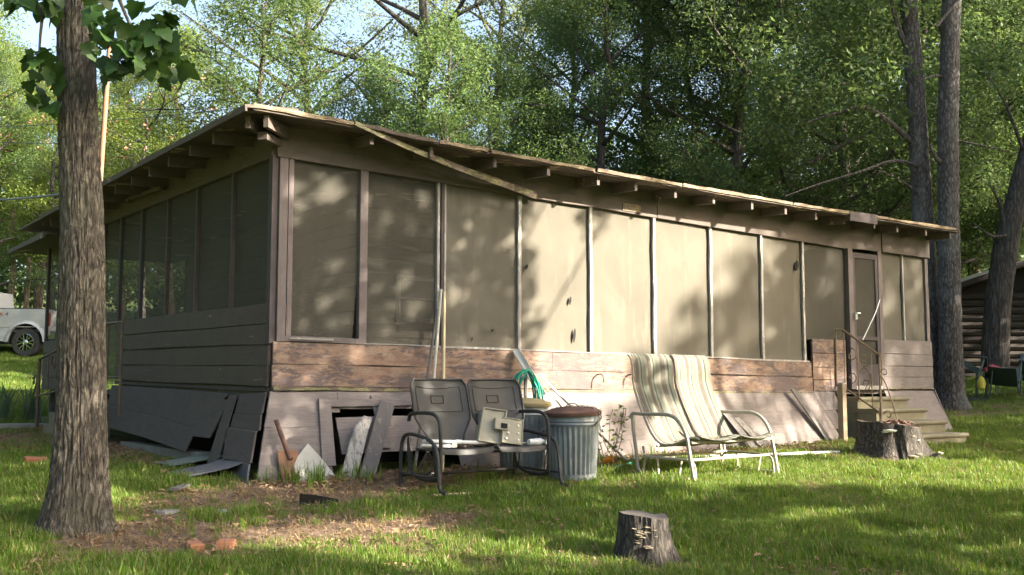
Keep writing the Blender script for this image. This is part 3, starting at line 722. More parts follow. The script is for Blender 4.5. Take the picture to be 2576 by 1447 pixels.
# right rail, local frame: y along v, heights in world z
T = thing('iron_handrail', 'rusty wrought iron handrail with scrolls beside the door steps', 'handrail', h2w(8.60, 0, 0), HROT)
def tb(p, r=.011, n=6): return MB().tube(p, r, n)
tb([(0, -.05, 1.60), (0, -.05, 2.40)], .015).build('post', M_ironlit, T, True)
tb([(0, -.05, 2.40), (0, -.18, 2.39), (0, -.77, 2.01)], .017).build('top_rail', M_ironlit, T, True)
tb([(0, -.05, 1.60), (0, -.15, 1.585), (0, -.75, 1.22)], .013).build('bottom_rail', M_ironlit, T, True)
tb([(0, -.75, 2.06), (0, -.75, .92)], .018).build('newel_post', M_ironlit, T, True)
for y, z1, z0 in ((-.19, 2.38, 1.56), (-.41, 2.23, 1.43), (-.62, 2.10, 1.30)): tb([(0, y, z1), (0, y, z0)], .010).build('baluster', M_ironlit, T, True)
for c, r, a0, a1 in (((0, -.30, 2.03), .10, 1.6, 7.5), ((0, -.30, 1.72), .09, -1.4, -7.2), ((0, -.51, 1.93), .10, 1.4, 7.4), ((0, -.52, 1.62), .09, -1.6, -7.2)):
    tb(spiral(c, r, .025, a0, a1, 18), .007, 5).build('scroll', M_ironlit, T, True)
tb(smooth_path([(0, -.43, 1.78), (0, -.50, 1.85), (0, -.60, 1.74), (0, -.53, 1.58), (0, -.46, 1.46)], 4), .007, 5).build('scroll', M_ironlit, T, True)
tb(smooth_path([(0, -.76, 1.75), (0, -.84, 1.62), (0, -.95, 1.30), (0, -1.0, 1.05), (0, -.96, .97), (0, -.80, .97)], 5), .009, 6).build('brace', M_ironlit, T, True)
for c, r in (((0, -.82, 1.78), .06), ((0, -.86, 1.20), .07), ((0, -.88, 1.06), .055)): tb(spiral(c, r, .02, 0, 6, 14), .007, 5).build('scroll', M_ironlit, T, True)
o = at_house('timber_post', 'short pale timber post standing beside the door steps', 'post', 8.02, -.54)
MB().box((0, 0, .36), (.085, .085, .86)).build('shaft', M_postwood, o); MB().box((0, 0, .80), (.09, .09, .02)).build('top', M_batten, o)
o = at_house('leaning_plank', 'dark plank leaning on the skirt between timber post and stump', 'plank', 7.8, -.42)
MB().slab([(-.35, .30, .72), (-.27, .30, .73)], [(.06, .02, .0), (.16, .02, .0)], (0, -.02, 0)).build('board', M_dim, o)

# side landing with its iron rail behind the tree
o = at_house('side_landing', 'small concrete landing and steps against the shaded side wall', 'steps', -.5, 5.4, 0, 0.0)
for k in range(3): MB().box((.16, -.2 + .32 * k, .8 + (1.42 - .17 * k - .8) / 2), (.62, .32, 1.42 - .17 * k - .8)).build('step', M_conc, o)
T = thing('iron_handrail', 'dark wrought iron handrail on the shaded side wall behind the tree', 'handrail', h2w(-.5, 0, 0), HROT)
tb([(0, 3.05, 1.25), (0, 3.05, 2.33)], .016).build('post', M_iron, T, True)
tb([(0, 3.05, 2.33), (0, 3.6, 2.34), (0, 7.08, 1.98)], .018).build('top_rail', M_iron, T, True)
tb([(0, 3.05, 1.70), (0, 3.6, 1.70), (0, 7.05, 1.45)], .014).build('bottom_rail', M_iron, T, True)
tb([(0, 7.05, .75), (0, 7.05, 2.0)], .026).build('newel_post', M_iron, T, True)
for y in (3.6, 4.1, 4.7, 5.3, 5.9, 6.5): tb([(0, y, 2.33 - .1 * (y - 3.6)), (0, y, 1.66 - .07 * (y - 3.6))], .012).build('baluster', M_iron, T, True)
for y in (3.85, 5.0, 6.2): tb(spiral((0, y, 1.9), .14, .03, 0, 7, 18), .009, 5).build('scroll', M_iron, T, True)
tb(smooth_path([(0, 7.35, 1.70), (0, 7.28, 1.76), (0, 7.18, 1.72), (0, 7.22, 1.6), (0, 7.55, 1.25), (0, 7.8, 1.02)], 5), .010, 6).build('brace', M_iron, T, True)
tb(spiral((0, 7.36, 1.66), .07, .02, .6, 6.5, 14), .009, 5).build('scroll', M_iron, T, True)
o = at_house('path_edge', 'grey concrete path edge on the dirt past the tree', 'slab', -1.05, 7.2, .12)
MB().slab([(-2.2, -.18, .05), (0, -.16, .07), (.8, -.18, .06)], [(-2.2, .2, .05), (0, .2, .07), (.8, .2, .06)], (0, 0, -.2)).build('slab', M_slab, o)

# ------------------------------------------------------------------ black metal glider
GL = at_house('metal_glider', 'dusty black two seat metal glider bench facing the lawn', 'glider', 1.40, -1.42)
def shell(xc, nm):
    def w(s):
        pts = [(0, .17), (.18, .20), (.30, .25), (.42, .293), (.55, .30), (.9, .30), (.96, .292), (1, .262)]
        for (a, x), (b, y) in zip(pts, pts[1:]):
            if s <= b: return x + (y - x) * (s - a) / (b - a)
        return .26
    def fn(a, s):
        q = 2 * a - 1
        return (xc + q * w(s), .13 + .17 * s - .05 * abs(q) ** 3 + .012 * math.cos(q * 2), .37 + .60 * s - .012 * q * q * (1 if s > .9 else 0) + .012 * (abs(q) ** 4) * (s > .95))
    sh = MB().grid(fn, 13, 19, (0, .012, 0)).build('back_shell', M_shell, GL, True)
    rim = [fn(0, s / 18) for s in range(19)] + [fn(a / 12, 1) for a in range(13)] + [fn(1, s / 18) for s in range(18, -1, -1)]
    MB().tube(rim, .011, 6).build('rolled_rim', M_dkmetal, sh, True)
    P = [fn(.5 + q * .40, .52 + .38 * r) for q, r in ((-1, 0), (-1, .9), (-.95, 1), (-.5, .93), (0, .90), (.5, .93), (.95, 1), (1, .9), (1, 0), (0, 0))]
    MB().tube([(p[0], p[1] - .004, p[2]) for p in P], .004, 5, True).build('pressed_line', M_dkmetal, sh)
    P = [fn(.5 + q * .11, .70 + .055 * r) for q, r in ((-1, -1), (-1, 1), (1, 1), (1, -1))]
    MB().tube([(p[0], p[1] - .004, p[2]) for p in P], .004, 5, True).build('pressed_line', M_dkmetal, sh)
def pan(xc):
    def fn(a, b):
        q = 2 * a - 1
        y = .16 - .43 * b; z = .36 + .012 * q * q - .02 * math.sin(PI * b) + .02 * b
        if b > .9: z -= (b - .9) * .5; y = .16 - .43 * .9 - (b - .9) * .22
        return (xc + q * (.285 - .02 * (b > .95)), y - .02 * (1 - q * q) * b, z)
    MB().grid(fn, 11, 14, (0, 0, -.012)).build('seat_pan', M_dkmetal, GL, True)
for xc, nm in ((-.305, 'l'), (.315, 'r')): shell(xc, nm); pan(xc)
for s, fx in ((-1, -.64), (1, .63)):
    x = fx
    dy = -.02 if s < 0 else -.08
    hoop = smooth_path([(x, .32, .03), (x, .33, .15), (x, .31, .40), (x, .22, .485), (x, .0, .475), (x, -.17 + dy, .43), (x, -.25 + dy, .33), (x, -.28 + dy, .12), (x, -.31 + dy, .03), (x, -.40 + dy, .018)], 4)
    MB().tube(hoop, .017, 8).build('base_hoop', M_dkmetal, GL, True)
    xi = x - s * .045
    arm = smooth_path([(xi, .27, .60), (xi, .24, .66), (xi, .10, .675), (xi, -.12, .67), (xi, -.22, .62), (xi, -.25, .50), (xi, -.255, .2), (xi, -.22, .12), (xi, -.08, .10), (xi, .12, .12), (xi, .24, .2), (xi, .27, .45)], 4)
    MB().tube(arm, .0165, 8).build('arm', M_dkmetal, GL, True)
    MB().tube([(x, .32, .14), (x, -.28 + dy, .13)], .012, 6).build('base_rail', M_dkmetal, GL, True)
    MB().bar((xi, -.18, .13), (x, -.2, .44), .02, .006).build('glide_strap', M_dkmetal, GL)
    MB().bar((xi, .2, .17), (x, .2, .47), .02, .006).build('glide_strap', M_dkmetal, GL)
MB().tube([(-.64, .30, .12), (.63, .30, .12)], .014, 6).build('cross_rail', M_dkmetal, GL, True)
MB().tube([(-.60, -.16, .33), (.585, -.16, .33)], .013, 6).build('cross_rail', M_dkmetal, GL, True)
MB().tube([(-.60, .12, .35), (.585, .12, .35)], .013, 6).build('cross_rail', M_dkmetal, GL, True)
gz1 = float(gh(1.4, -1.42))
# things lying on the glider
o = at_house('pvc_pipe', 'white plastic pipe lying across the black metal glider', 'pipe', 1.15, -1.46, 0, gz1 + .395)
MB().tube([(-.42, -.06, .045), (.36, .07, .0)], .017, 10).build('pipe', M_pvc, o, True); MB().tube([(-.05, .0, .024), (.02, .012, .02)], .022, 10).build('coupling', M_pvc, o, True)
o = at_house('pvc_pipe', 'shorter white plastic pipe under the long one on the glider', 'pipe', .95, -1.52, 0, gz1 + .385)
MB().tube([(-.26, -.03, .02), (.08, .02, .0)], .015, 10).build('pipe', M_pvc, o, True); MB().box((.1, .02, .01), (.05, .045, .04)).build('coupling', M_handle2, o)
o = at_house('pvc_fitting', 'white plastic pipe fitting at the end of the glider seat', 'fitting', 1.90, -1.60, 0, gz1 + .40)
MB().lathe([(.012, -.09), (.028, -.09), (.03, -.02), (.034, -.015), (.034, .05), (.02, .055), (.02, .09)], 14).build('body', M_pvc, o, True); o.rotation_euler = (0, R(90), HROT)
o = at_house('flat_stick', 'flat pale stick on the glider seat beside the pipe fitting', 'stick', 1.78, -1.56, .25, gz1 + .392)
MB().bar((-.14, 0, 0), (.12, 0, .004), .02, .006).build('lath', M_handle2, o)
o = at_house('lamp_housing', 'hollow beige plastic lamp box tipped on the glider', 'box', 1.52, -1.38, -.3, gz1 + .38)
o.rotation_euler = (R(-12), R(8), HROT - .3)
m = MB(); m.slab([(-.10, -.07, .30), (.11, -.07, .30)], [(-.13, -.09, .0), (.06, -.09, .0)], (0, .16, 0)); m.build('shell', M_beige, o)
MB().tube([(-.10, -.085, .31), (.12, -.085, .31), (.07, -.10, .0), (-.14, -.10, .0)], .012, 6, True).build('rim', M_beige, o, True)
MB().box((.06, -.12, .17), (.13, .07, .10)).build('socket', M_beige, o); MB().box((.08, -.157, .155), (.06, .01, .045)).build('opening', M_black, o)
o = at_house('junction_cover', 'square beige plastic plate box with screws on the glider', 'box', 1.655, -1.52, -.25, gz1 + .375)
o.rotation_euler = (R(-10), R(9), HROT - .2)
MB().box((0, 0, .12), (.20, .07, .23)).build('cover', M_beige, o)
MB().tube([(-.10, -.037, .01), (.10, -.037, .01), (.10, -.037, .235), (-.10, -.037, .235)], .008, 6, True).build('rim', M_beige, o, True)
for x, z in ((-.05, .17), (.05, .18), (-.045, .10), (.055, .11), (-.06, .05), (.06, .05)): MB().lathe([(.010, 0), (.012, .008), (.008, .012)], 8, (0, 0, 0)).build('screw', M_alum, o).matrix_local = Matrix.Translation((x, -.036, z)) @ Matrix.Rotation(R(90), 4, 'X')

# ------------------------------------------------------------------ dustbins
def bin_(u, v, h, label, lidmat, tilt, rz):
    o = at_house('dustbin', label, 'dustbin', u, v, rz)
    rib = lambda q, z: (.007 * math.cos(q * 30) if .06 < z < h - .13 else 0) 
    prof = [(.0, .012), (.215, .012), (.222, .0), (.228, .03), (.224, .05), (.225, .061)] + [(.226 + .026 * t, .065 + (h - .20) * t) for t in (0, .2, .4, .6, .8, 1)] + [(.256, h - .125), (.262, h - .11), (.256, h - .095), (.262, h - .08), (.257, h - .065), (.262, h - .01), (.270, h), (.258, h + .002)]
    MB().lathe(prof, 120, rib=rib).build('body', M_galv, o, True)
    l = MB().lathe([(.283, -.035), (.287, -.03), (.288, .0), (.275, .012), (.22, .024), (.21, .034), (.12, .045), (.0, .05)], 40).build('lid', lidmat, o, True)
    l.location = (0, 0, h + .008); l.rotation_euler = tilt
    MB().tube(arc((0, 0, .045), .06, 0, PI, 8, 'xz', .035), .006, 6).build('lid_handle', M_rust if lidmat == M_rust else M_galv, l, True)
    for s in (-1, 1):
        hd = tb([(s * .262, -.05, h - .12), (s * .29, -.05, h - .16), (s * .295, 0, h - .19), (s * .29, .05, h - .16), (s * .262, .05, h - .12)], .006).build('handle', M_galv, o, True)
    return o, l
b1, l1 = bin_(2.50, -1.40, .64, 'ribbed galvanised dustbin with rusty lid and chain', M_rust, (R(1), R(-2), 0), -.5)
b2, l2 = bin_(2.36, -.80, .68, 'ribbed galvanised dustbin with ochre stained lid behind the glider', M_ochre, (R(2), 0, 0), .4)
def chain(pts, parent, mat, r=.0035, L=.024, nm='chain_link'):
    pts = smooth_path(pts, 8); k = 0; d = 0
    last = pts[0]
    for i in range(1, len(pts)):
        d += (pts[i] - pts[i-1]).length
        if d > L * .95:
            c = pts[i]; t = (pts[i] - last).normalized(); last = c; d = 0; k += 1
            a = t.orthogonal().normalized() if k % 2 else t.cross(t.orthogonal()).normalized()
            MB().tube([c + t * (L * .62 * math.cos(q)) + a * (L * .36 * math.sin(q)) for q in [2*PI*j/8 for j in range(8)]], r, 4, True).build(nm, mat, parent)
chain([(-.20, -.05, .04), (-.08, -.10, .05), (.02, -.02, .055), (.12, -.10, .05), (.20, -.14, .035)], l1, M_rust, .004, .028)
chain([(.20, -.20, .665), (.235, -.20, .62), (.20, -.215, .55), (.16, -.235, .53)], b1, M_iron, .005, .036)

# hose, bars and long handles propped between bins and wall
o = at_house('garden_hose', 'coiled green garden hose hung over a stake beside the dustbins', 'hose', 2.70, -.42)
for k in range(9):
    a = (k - 4) / 4.0; w = .19 + .03 * math.sin(k * 2.1); off = jit(.02)
    pts = [(off - w * (.55 + .45 * abs(a)), jit(.03), .35), (off - w * (.6 + .4 * abs(a)) , jit(.04), .75), (off - w * .55 * (abs(a) + .2), jit(.04), .96 - .04 * abs(a)), (off + .0, .02 * a, 1.005 - .02 * abs(a)), (off + w * .5 * (abs(a) + .2), jit(.04), .95 - .04 * abs(a)), (off + w * (.6 + .4 * abs(a)), jit(.04), .74), (off + w * (.5 + .4 * abs(a)), jit(.03), .34)]
    MB().tube(smooth_path(pts, 6), .0095, 7).build('hose_loop', M_hose, o, True)
MB().tube([(0, .03, 0), (.0, .02, 1.0)], .02, 6).build('stake', M_dim, o)
o = at_house('gutter_offcut', 'short length of metal gutter propped on the siding above the hose', 'gutter', 2.84, -.30)
m = MB(); A = Vector((-.03, .25, 1.20)); B = Vector((.13, -.02, .70))
m.bar(A, B, .085, .012).bar(A + Vector((.03, -.02, .02)), B + Vector((.03, -.02, .02)), .012, .05); m.build('channel', M_alum, o)
o = at_house('metal_pole', 'long bare aluminium pole slanting from the hose to the ground', 'pole', 3.3, -.55)
MB().tube([(-.33, .22, .92), (.50, -.22, .02)], .014, 8).build('tube', M_alum, o, True)
o = at_house('wood_lath', 'pale lath slanting beside the aluminium pole behind the dustbins', 'lath', 3.25, -.45)
MB().bar((-.25, .2, .90), (.30, -.1, .12), .035, .014).build('lath', M_handle2, o)
o = at_house('leaf_rake', 'leaf rake standing on its fanned tines behind the black glider', 'rake', 1.45, -.62)
MB().tube([(-.16, -.08, .22), (.41, .585, 1.86)], .0155, 8).build('handle', M_handle2, o, True)
for k in range(11):
    a = (k - 5) * .11; MB().tube([(-.16, -.08, .24), (-.16 + .22 * math.sin(a), -.09, .24 - .19 * math.cos(a)), (-.16 + .26 * math.sin(a), -.12, .015)], .005, 4).build('tine', M_iron, o)
MB().bar((-.24, -.085, .13), (-.08, -.085, .13), .012, .02).build('spreader', M_iron, o)
o = at_house('broom_handle', 'straw coloured wooden handle leaning upright on the screen post', 'handle', 1.62, -.60)
MB().tube([(-.12, -.04, .0), (.28, .565, 1.83)], .0155, 8).build('shaft', M_handle, o, True); MB().tube([(.279, .563, 1.828), (.283, .57, 1.845)], [.0155, .009], 8).build('tip', M_handle, o, True)
o = at_house('hoe_handle', 'dark grey tool handle leaning behind the pale handles', 'handle', 1.40, -.48)
MB().tube([(-.14, -.02, .0), (.41, .44, 1.64)], .017, 8).build('shaft', M_dim, o, True); MB().box((-.15, -.03, .03), (.13, .02, .07)).build('blade', M_rust, o)

# spade, white sheet, leaning boards
o = at_house('rusty_spade', 'broken short handled rusty spade standing against the skirt', 'spade', .02, -.46)
def bl(a, b):
    q = 2 * a - 1; return (q * (.10 - .012 * b * 0 - .03 * (1 - b) ** 3), -.03 * (1 - q * q) + .02 + .10 * b, -.02 + .30 * b)
MB().grid(bl, 9, 8, (0, .006, 0)).build('blade', M_spade, o, True)
MB().tube([(0.0, .05, .20), (-.05, .16, .42), (-.075, .22, .55)], [.024, .022, .021], 10).build('handle', M_rust, o, True)
o = at_house('white_sheet', 'angular offcut of dirty white sheet leaning on the skirt', 'panel', .24, -.50)
MB().prism([(-.17, .02, -.02), (-.19, .10, .17), (.0, .20, .33), (.10, .13, .20), (.22, .05, .02), (.18, .02, -.02)], (0, .008, .004)).build('sheet', M_white, o)
o = at_house('leaning_board', 'rotten splintered board leaning on the skirt beside the white sheet', 'board', .68, -.42)
A = [(-.18, -.12, -.02), (-.12, -.10, .06), (.0, -.0, .28), (.10, .08, .45), (.19, .13, .545)]; w = [.075, .07, .07, .06, .035]
m = MB(); m.slab([(p[0] - q * .9 + jit(.01), p[1], p[2] + q * .3) for p, q in zip(A, w)], [(p[0] + q * .9 + jit(.015), p[1], p[2] - q * .3) for p, q in zip(A, w)], (0, .022, .012)); m.build('board', M_grey, o)
o = at_house('leaning_board', 'broad grey board leaning on the skirt under the glider arm', 'board', .95, -.40)
MB().slab([(-.28, -.10, -.02), (.12, .22, .70)], [(-.12, -.10, -.02), (.28, .22, .66)], (0, .02, .012)).build('board', M_dim, o)
MB().tube([(.12, .195, .57), (.13, .20, .58)], .012, 6).build('knot', M_black, o)
for k, (dx, w, m_) in enumerate(((0, .13, M_dim), (.20, .12, M_grey), (.36, .10, M_dim))):
    o = at_house('leaning_board', ('dark board leaning on the skirt behind the striped bench', 'silvery slatted board leaning behind the striped bench arm', 'narrow dark board lowest of those leaning behind the striped bench')[k], 'board', 6.0 + dx, -.40)
    MB().slab([(-.05, .32 - .02 * k, .60 - .1 * k), (-.05 + w, .32 - .02 * k, .60 - .1 * k)], [(.22, -.10, -.02), (.22 + w, -.10, -.02)], (0, .018, .01)).build('board', m_, o)

# ------------------------------------------------------------------ striped glider bench
BN = at_house('striped_bench', 'cream framed glider bench with faded striped fabric sling', 'bench', 4.02, -1.75, .06)
prof = smooth_path([(0, .50, 1.245), (0, .45, 1.19), (0, .43, 1.05), (0, .43, .95), (0, .37, .78), (0, .28, .60), (0, .20, .46), (0, .10, .36), (0, -.02, .335), (0, -.14, .355), (0, -.27, .40), (0, -.36, .425), (0, -.43, .41)], 3)
nP = len(prof); cut = 22
def sling(x0, x1, i0, i1, nm, sag):
    def fn(a, b):
        k = i0 + b * (i1 - i0); i = min(int(k), nP - 2); p = prof[i].lerp(prof[i + 1], k - i)
        s = sag * math.sin(PI * a)
        return (x0 + (x1 - x0) * a, p.y + (s if i < cut else 0) + .006 * math.sin(9 * a + 5 * b), p.z - (s if i >= cut - 4 else 0))
    MB().grid(fn, 9, 16, (0, .008, -.002)).build(nm, M_stripes, BN, True)
sling(-.60, -.028, 0, cut, 'back_sling', .035); sling(.028, .60, 0, cut, 'back_sling', .035)
sling(-.60, -.003, cut - .3, nP - 1, 'seat_sling', .035); sling(.003, .60, cut - .3, nP - 1, 'seat_sling', .035)
for x in (-.61, -.045, .045, .61):
    MB().tube([(x, p.y + .03, p.z - .014) for p in prof[::2]], .011, 6).build('sling_rail', M_cream, BN, True)
for s in (-1, 1):
    x = s * .675
    MB().tube(smooth_path([(x, .44, .585), (x, .40, .63), (x, .30, .625), (x, .10, .625), (x, -.08, .62), (x, -.20, .56), (x, -.29, .43), (x, -.33, .25), (x, -.38, .0)], 4), .019, 8).build('arm', M_cream, BN, True)
    MB().tube(smooth_path([(x, .41, .62), (x, .40, .45), (x, .36, .2), (x, .35, .10), (x, .30, .035), (x, .20, .02), (x, -.10, .015), (x, -.32, .012)], 4), .018, 8).build('sled_leg', M_cream, BN, True)
    MB().tube([(x - s * .03, .30, .30), (x - s * .03, .28, .20), (x - s * .03, -.28, .19)], .014, 6).build('side_rail', M_cream, BN, True)
    MB().tube(smooth_path([(x - s * .05, .24, .20), (x - s * .05, .30, .15), (x - s * .05, .31, .02)], 4), .012, 6).build('hanger', M_cream, BN, True)
    MB().tube(smooth_path([(x - s * .05, -.26, .19), (x - s * .05, -.34, .15), (x - s * .05, -.36, .01)], 4), .012, 6).build('hanger', M_cream, BN, True)
    MB().bar((x - s * .04, .12, .20), (x - s * .04, .10, .02), .022, .008).build('glide_strap', M_cream, BN)
    MB().bar((x - s * .04, -.2, .20), (x - s * .04, -.16, .02), .022, .008).build('glide_strap', M_cream, BN)
for y, z in ((-.34, .36), (-.30, .19), (.27, .20), (.10, .31)): MB().tube([(-.66, y, z), (.66, y, z)], .014, 7).build('cross_rail', M_cream, BN, True)
o = at_house('dead_twig', 'curled dry twig on the striped bench seat', 'twig', 3.92, -1.66, 0, float(gh(4, -1.75)) + .345)
MB().tube(smooth_path([(-.10, .1, .10), (-.04, .05, .03), (.05, 0, .02), (.16, .02, .04), (.22, .04, .075)], 4), .008, 5).build('stem', M_twig, o)
o = at_house('pvc_pipe', 'long white plastic pipe lying on the ground beneath the bench', 'pipe', 5.2, -1.05, -.16)
MB().tube([(-1.4, 0.10, .03), (1.6, -.06, .035)], .02, 8).build('pipe', M_pvc, o, True); MB().tube([(-.3, .042, .032), (-.22, .038, .032)], .026, 8).build('coupling', M_pvc, o, True)
o = at_house('orange_cup', 'crushed orange plastic cup on dead leaves by the dustbin', 'cup', 3.40, -.85)
MB().lathe([(.03, 0), (.045, .10), (.04, .10), (.026, .01)], 10).build('cup', M_orange, o, True); o.rotation_euler = (R(70), R(30), 1.0); o.location.z += .05
o = at_house('teal_trowel', 'teal plastic hand trowel lying on the dirt by the dustbin', 'trowel', 3.42, -1.10, .3)
MB().grid(lambda a, b: ((b - .5) * .26, (a - .5) * .07 * (1 - b * .6), .035 - .02 * math.sin(PI * a)), 5, 6, (0, 0, .005)).build('blade', M_teal, o, True); MB().tube([(.1, 0, .04), (.24, 0, .05)], .012, 6).build('handle', M_teal, o, True)
M_leaf_vine = mat_leaf('vine_leaf', [(.10, .20, .02), (.16, .28, .03), (.12, .06, .05)], .4)
o = at_house('wild_shrub', 'thin wild shrub with sparse leaves growing behind the bench', 'shrub', 3.55, -.80)
m = MB(); lf = MB()
for k in range(6):
    a = jit(.35) + .1; p = [Vector((jit(.04), jit(.04), 0))]
    for i in range(7): p.append(p[-1] + Vector((math.sin(a) * .08 + jit(.025), jit(.03), .085)))
    m.tube(p, .004, 4)
    for q in p[2:]:
        for j in range(3):
            c = q + Vector((jit(.06), jit(.06), jit(.04))); d = Vector((jit(1), jit(1), jit(.6))).normalized() * .03; e = d.orthogonal().normalized() * .012
            lf.add([c - d, c + e, c + d, c - e], [(0, 1, 2, 3)])
tag(m.build('stem', M_twig, o), kind='stuff'); tag(lf.build('foliage', M_leaf_vine, o), kind='stuff')
o = at_house('wire_tangle', 'tangle of rusty wire hanging beside the dustbin', 'wire', 2.98, -1.15)
p = [(jit(.07), jit(.05), .55 - .55 * i / 22 + jit(.03)) for i in range(23)]
MB().tube(smooth_path(p, 3), .0035, 4).build('strand', M_iron, o)

# ------------------------------------------------------------------ stumps
def stump(name, label, X, Y, r, h, roots, flat_mat, seed, tilt=(0, 0), cav=None):
    o = thing(name, label, 'stump', (X, Y, gz(X, Y)), 0)
    nA, nZ = 96, 20
    def rad(q, t):
        z = t * h; fl = math.exp(-t * 3.4) * .42
        ro = sum(amp * math.exp(-((math.atan2(math.sin(q - a), math.cos(q - a))) / w) ** 2) for a, amp, w in roots) * math.exp(-t * 3.2)
        n1 = noise.noise((math.cos(q) * 1.7 + seed, math.sin(q) * 1.7, t * .6)) * .11
        rg = abs(noise.noise((math.cos(q) * 7 + seed, math.sin(q) * 7, t * 1.6 + seed))) * .085
        c = 0
        if cav: c = -cav[1] * math.exp(-((math.atan2(math.sin(q - cav[0]), math.cos(q - cav[0]))) / .14) ** 2)
        return r * (1 + fl + ro + n1 - rg + c)
    P = []
    for j in range(nZ + 1):
        t = j / nZ
        for k in range(nA):
            q = 2 * PI * k / nA; rr = rad(q, t); x, y = rr * math.cos(q), rr * math.sin(q)
            P.append((x, y, -.08 + (h + .08 + tilt[0] * x + tilt[1] * y + .02 * noise.noise((x * 5, y * 5, seed))) * t if t > .5 else -.08 + (h + .08) * t + (tilt[0] * x + tilt[1] * y) * max(0, t - .0) ** 1.0))
    F = [(j*nA + k, j*nA + (k+1) % nA, (j+1)*nA + (k+1) % nA, (j+1)*nA + k) for j in range(nZ) for k in range(nA)]
    m = MB(); m.add(P, F); m.build('bark', M_bark_stump, o, True)
    top = P[-nA:]; cz = sum(p[2] for p in top) / nA
    m = MB(); Pt = []
    for s_ in (1.0, .75, .5, .25):
        for p in top: Pt.append((p[0] * s_, p[1] * s_, cz + (p[2] - cz) * s_ - .012 * (1 - s_) * 0 + .008 * noise.noise((p[0] * s_ * 9, p[1] * s_ * 9, seed)) - (.0 if s_ > .9 else .006)))
    Pt.append((0, 0, cz - .01))
    F = [(i*nA + k, i*nA + (k+1) % nA, (i+1)*nA + (k+1) % nA, (i+1)*nA + k) for i in range(3) for k in range(nA)] + [(3*nA + k, 3*nA + (k+1) % nA, 4*nA) for k in range(nA)]
    m.add(Pt, F); m.build('cut_top', flat_mat, o, True)
    return o, rad
def bracket(parent, rad, r_, h, q, t, w, mat):
    rr = rad * .96; c = Vector((rr * math.cos(q), rr * math.sin(q), t))
    m = MB(); n = 10
    P = [c + Vector((0, 0, .0))] 
    d = Vector((math.cos(q), math.sin(q), 0)); e = Vector((-math.sin(q), math.cos(q), 0))
    up = [c + e * (w * math.cos(PI * k / n)) + d * (w * .7 * math.sin(PI * k / n)) + Vector((0, 0, jit(.004))) for k in range(n + 1)]
    lo = [p - Vector((0, 0, .35 * w * .6)) - (p - c) * .18 for p in up]
    m.add([c + Vector((0, 0, w * .18))] + up + lo + [c - Vector((0, 0, w * .3))], [(0, k + 2, k + 1) for k in range(n)] + [(k + 1, k + 2, k + 13, k + 12) for k in range(n)] + [(23, k + 12, k + 13) for k in range(n)])
    m.build('bracket_fungus', mat, parent, True)
fs, rad = stump('tree_stump', 'low grey stump with clustered tan bracket fungus on the open lawn', .87, 6.95, .165, .29, [(-.15, .75, .3), (-1.3, .35, .35), (2.9, .15, .4), (-2.2, .25, .3)], M_stump_top, 2.2, (-.06, .03))
for q, t, w in [(-1.75 + jit(.28), .10 + random.random() * .13, random.uniform(.014, .032)) for _ in range(16)] + [(-2.05, .22, .02), (-1.25, .21, .018), (-1.2, .17, .015)]:
    bracket(fs, rad(q, t / .29) , 0, 0, q, t, w, M_fungus)
ss, rad2 = stump('tree_stump', 'wide dark stump with white bracket fungus before the door steps', 4.62, 12.78, .37, .40, [(-.25, .95, .28), (-2.0, .25, .3), (-2.7, .2, .3)], M_stump_top2, 5.5, (-.10, .02), (-1.62, .16))
for q, t, w, m_ in [(-1.85, .33, .085, M_fungusw), (-2.0, .31, .05, M_fungusw), (-.75, .21, .04, M_fungusw), (-1.05, .26, .05, M_fungus), (-1.3, .03, .07, M_fungus), (-1.0, .05, .05, M_fungus), (-.45, .06, .08, M_fungus)]:
    bracket(ss, rad2(q, t / .4), 0, 0, q, t, w, m_)
o = thing('rusty_chain', 'rusty chain coil and hook lying on the wide stump', 'chain', (4.64, 12.62, gz(4.62, 12.78) + .41), 0)
chain([(-.12, 0, .0), (-.02, .06, .02), (.08, 0, .02), (.02, -.06, .02), (.16, -.03, -.0), (.22, .03, -.01)], o, M_rust, .011, .06)
MB().tube(smooth_path([(-.16, 0, .0), (-.165, .01, .10), (-.17, .0, .18)], 3), .007, 5).build('hook', M_iron, o, True)

# ------------------------------------------------------------------ small things on the ground
for k, (x, y, rz, lab) in enumerate(((-2.03, 6.72, .45, 'worn orange brick lying flat in the dirt, left of its pair'), (-1.86, 6.82, .15, 'worn orange brick lying flat in the dirt, right of its pair'))):
    o = thing('loose_brick', ('worn orange brick angled in the dirt, its short side to the other brick', 'squarer worn orange brick beside the angled one in the dirt')[k], 'brick', (x, y, gz(x, y)), rz)
    m = MB().box((0, 0, .012), (.095 if k == 0 else .12, .20 if k == 0 else .15, .06)); b_ = m.build('brick', M_brick, o); b_.modifiers.new('b', 'BEVEL').width = .008
o = thing('red_brick', 'red brick fragment in grass past the big tree trunk', 'brick', (-4.80, 10.5, gz(-4.8, 10.5)), .6)
b_ = MB().box((0, 0, .03), (.22, .11, .07), (.1, .05, 0)).build('brick', M_brick, o); b_.modifiers.new('b', 'BEVEL').width = .008
for k, (x, y) in enumerate(((-2.57, 7.78), (-2.2, 7.86))):
    o = thing('flat_stone', ('pale flat stone sunk in the grass beside the tree', 'pale flat stone sunk in the dirt beyond the bricks')[k], 'stone', (x, y, gz(x, y)), .4 + k)
    n = 11; m = MB(); m.prism([(.10 * math.cos(2*PI*i/n) * random.uniform(.8, 1.2), .085 * math.sin(2*PI*i/n) * random.uniform(.8, 1.2), -.03) for i in range(n)], (0, 0, .05)); m.build('stone', M_slab, o)
o = thing('black_edging', 'curled strip of black plastic edging half buried in the dirt', 'edging', (-1.55, 8.28, gz(-1.55, 8.28)), .2)
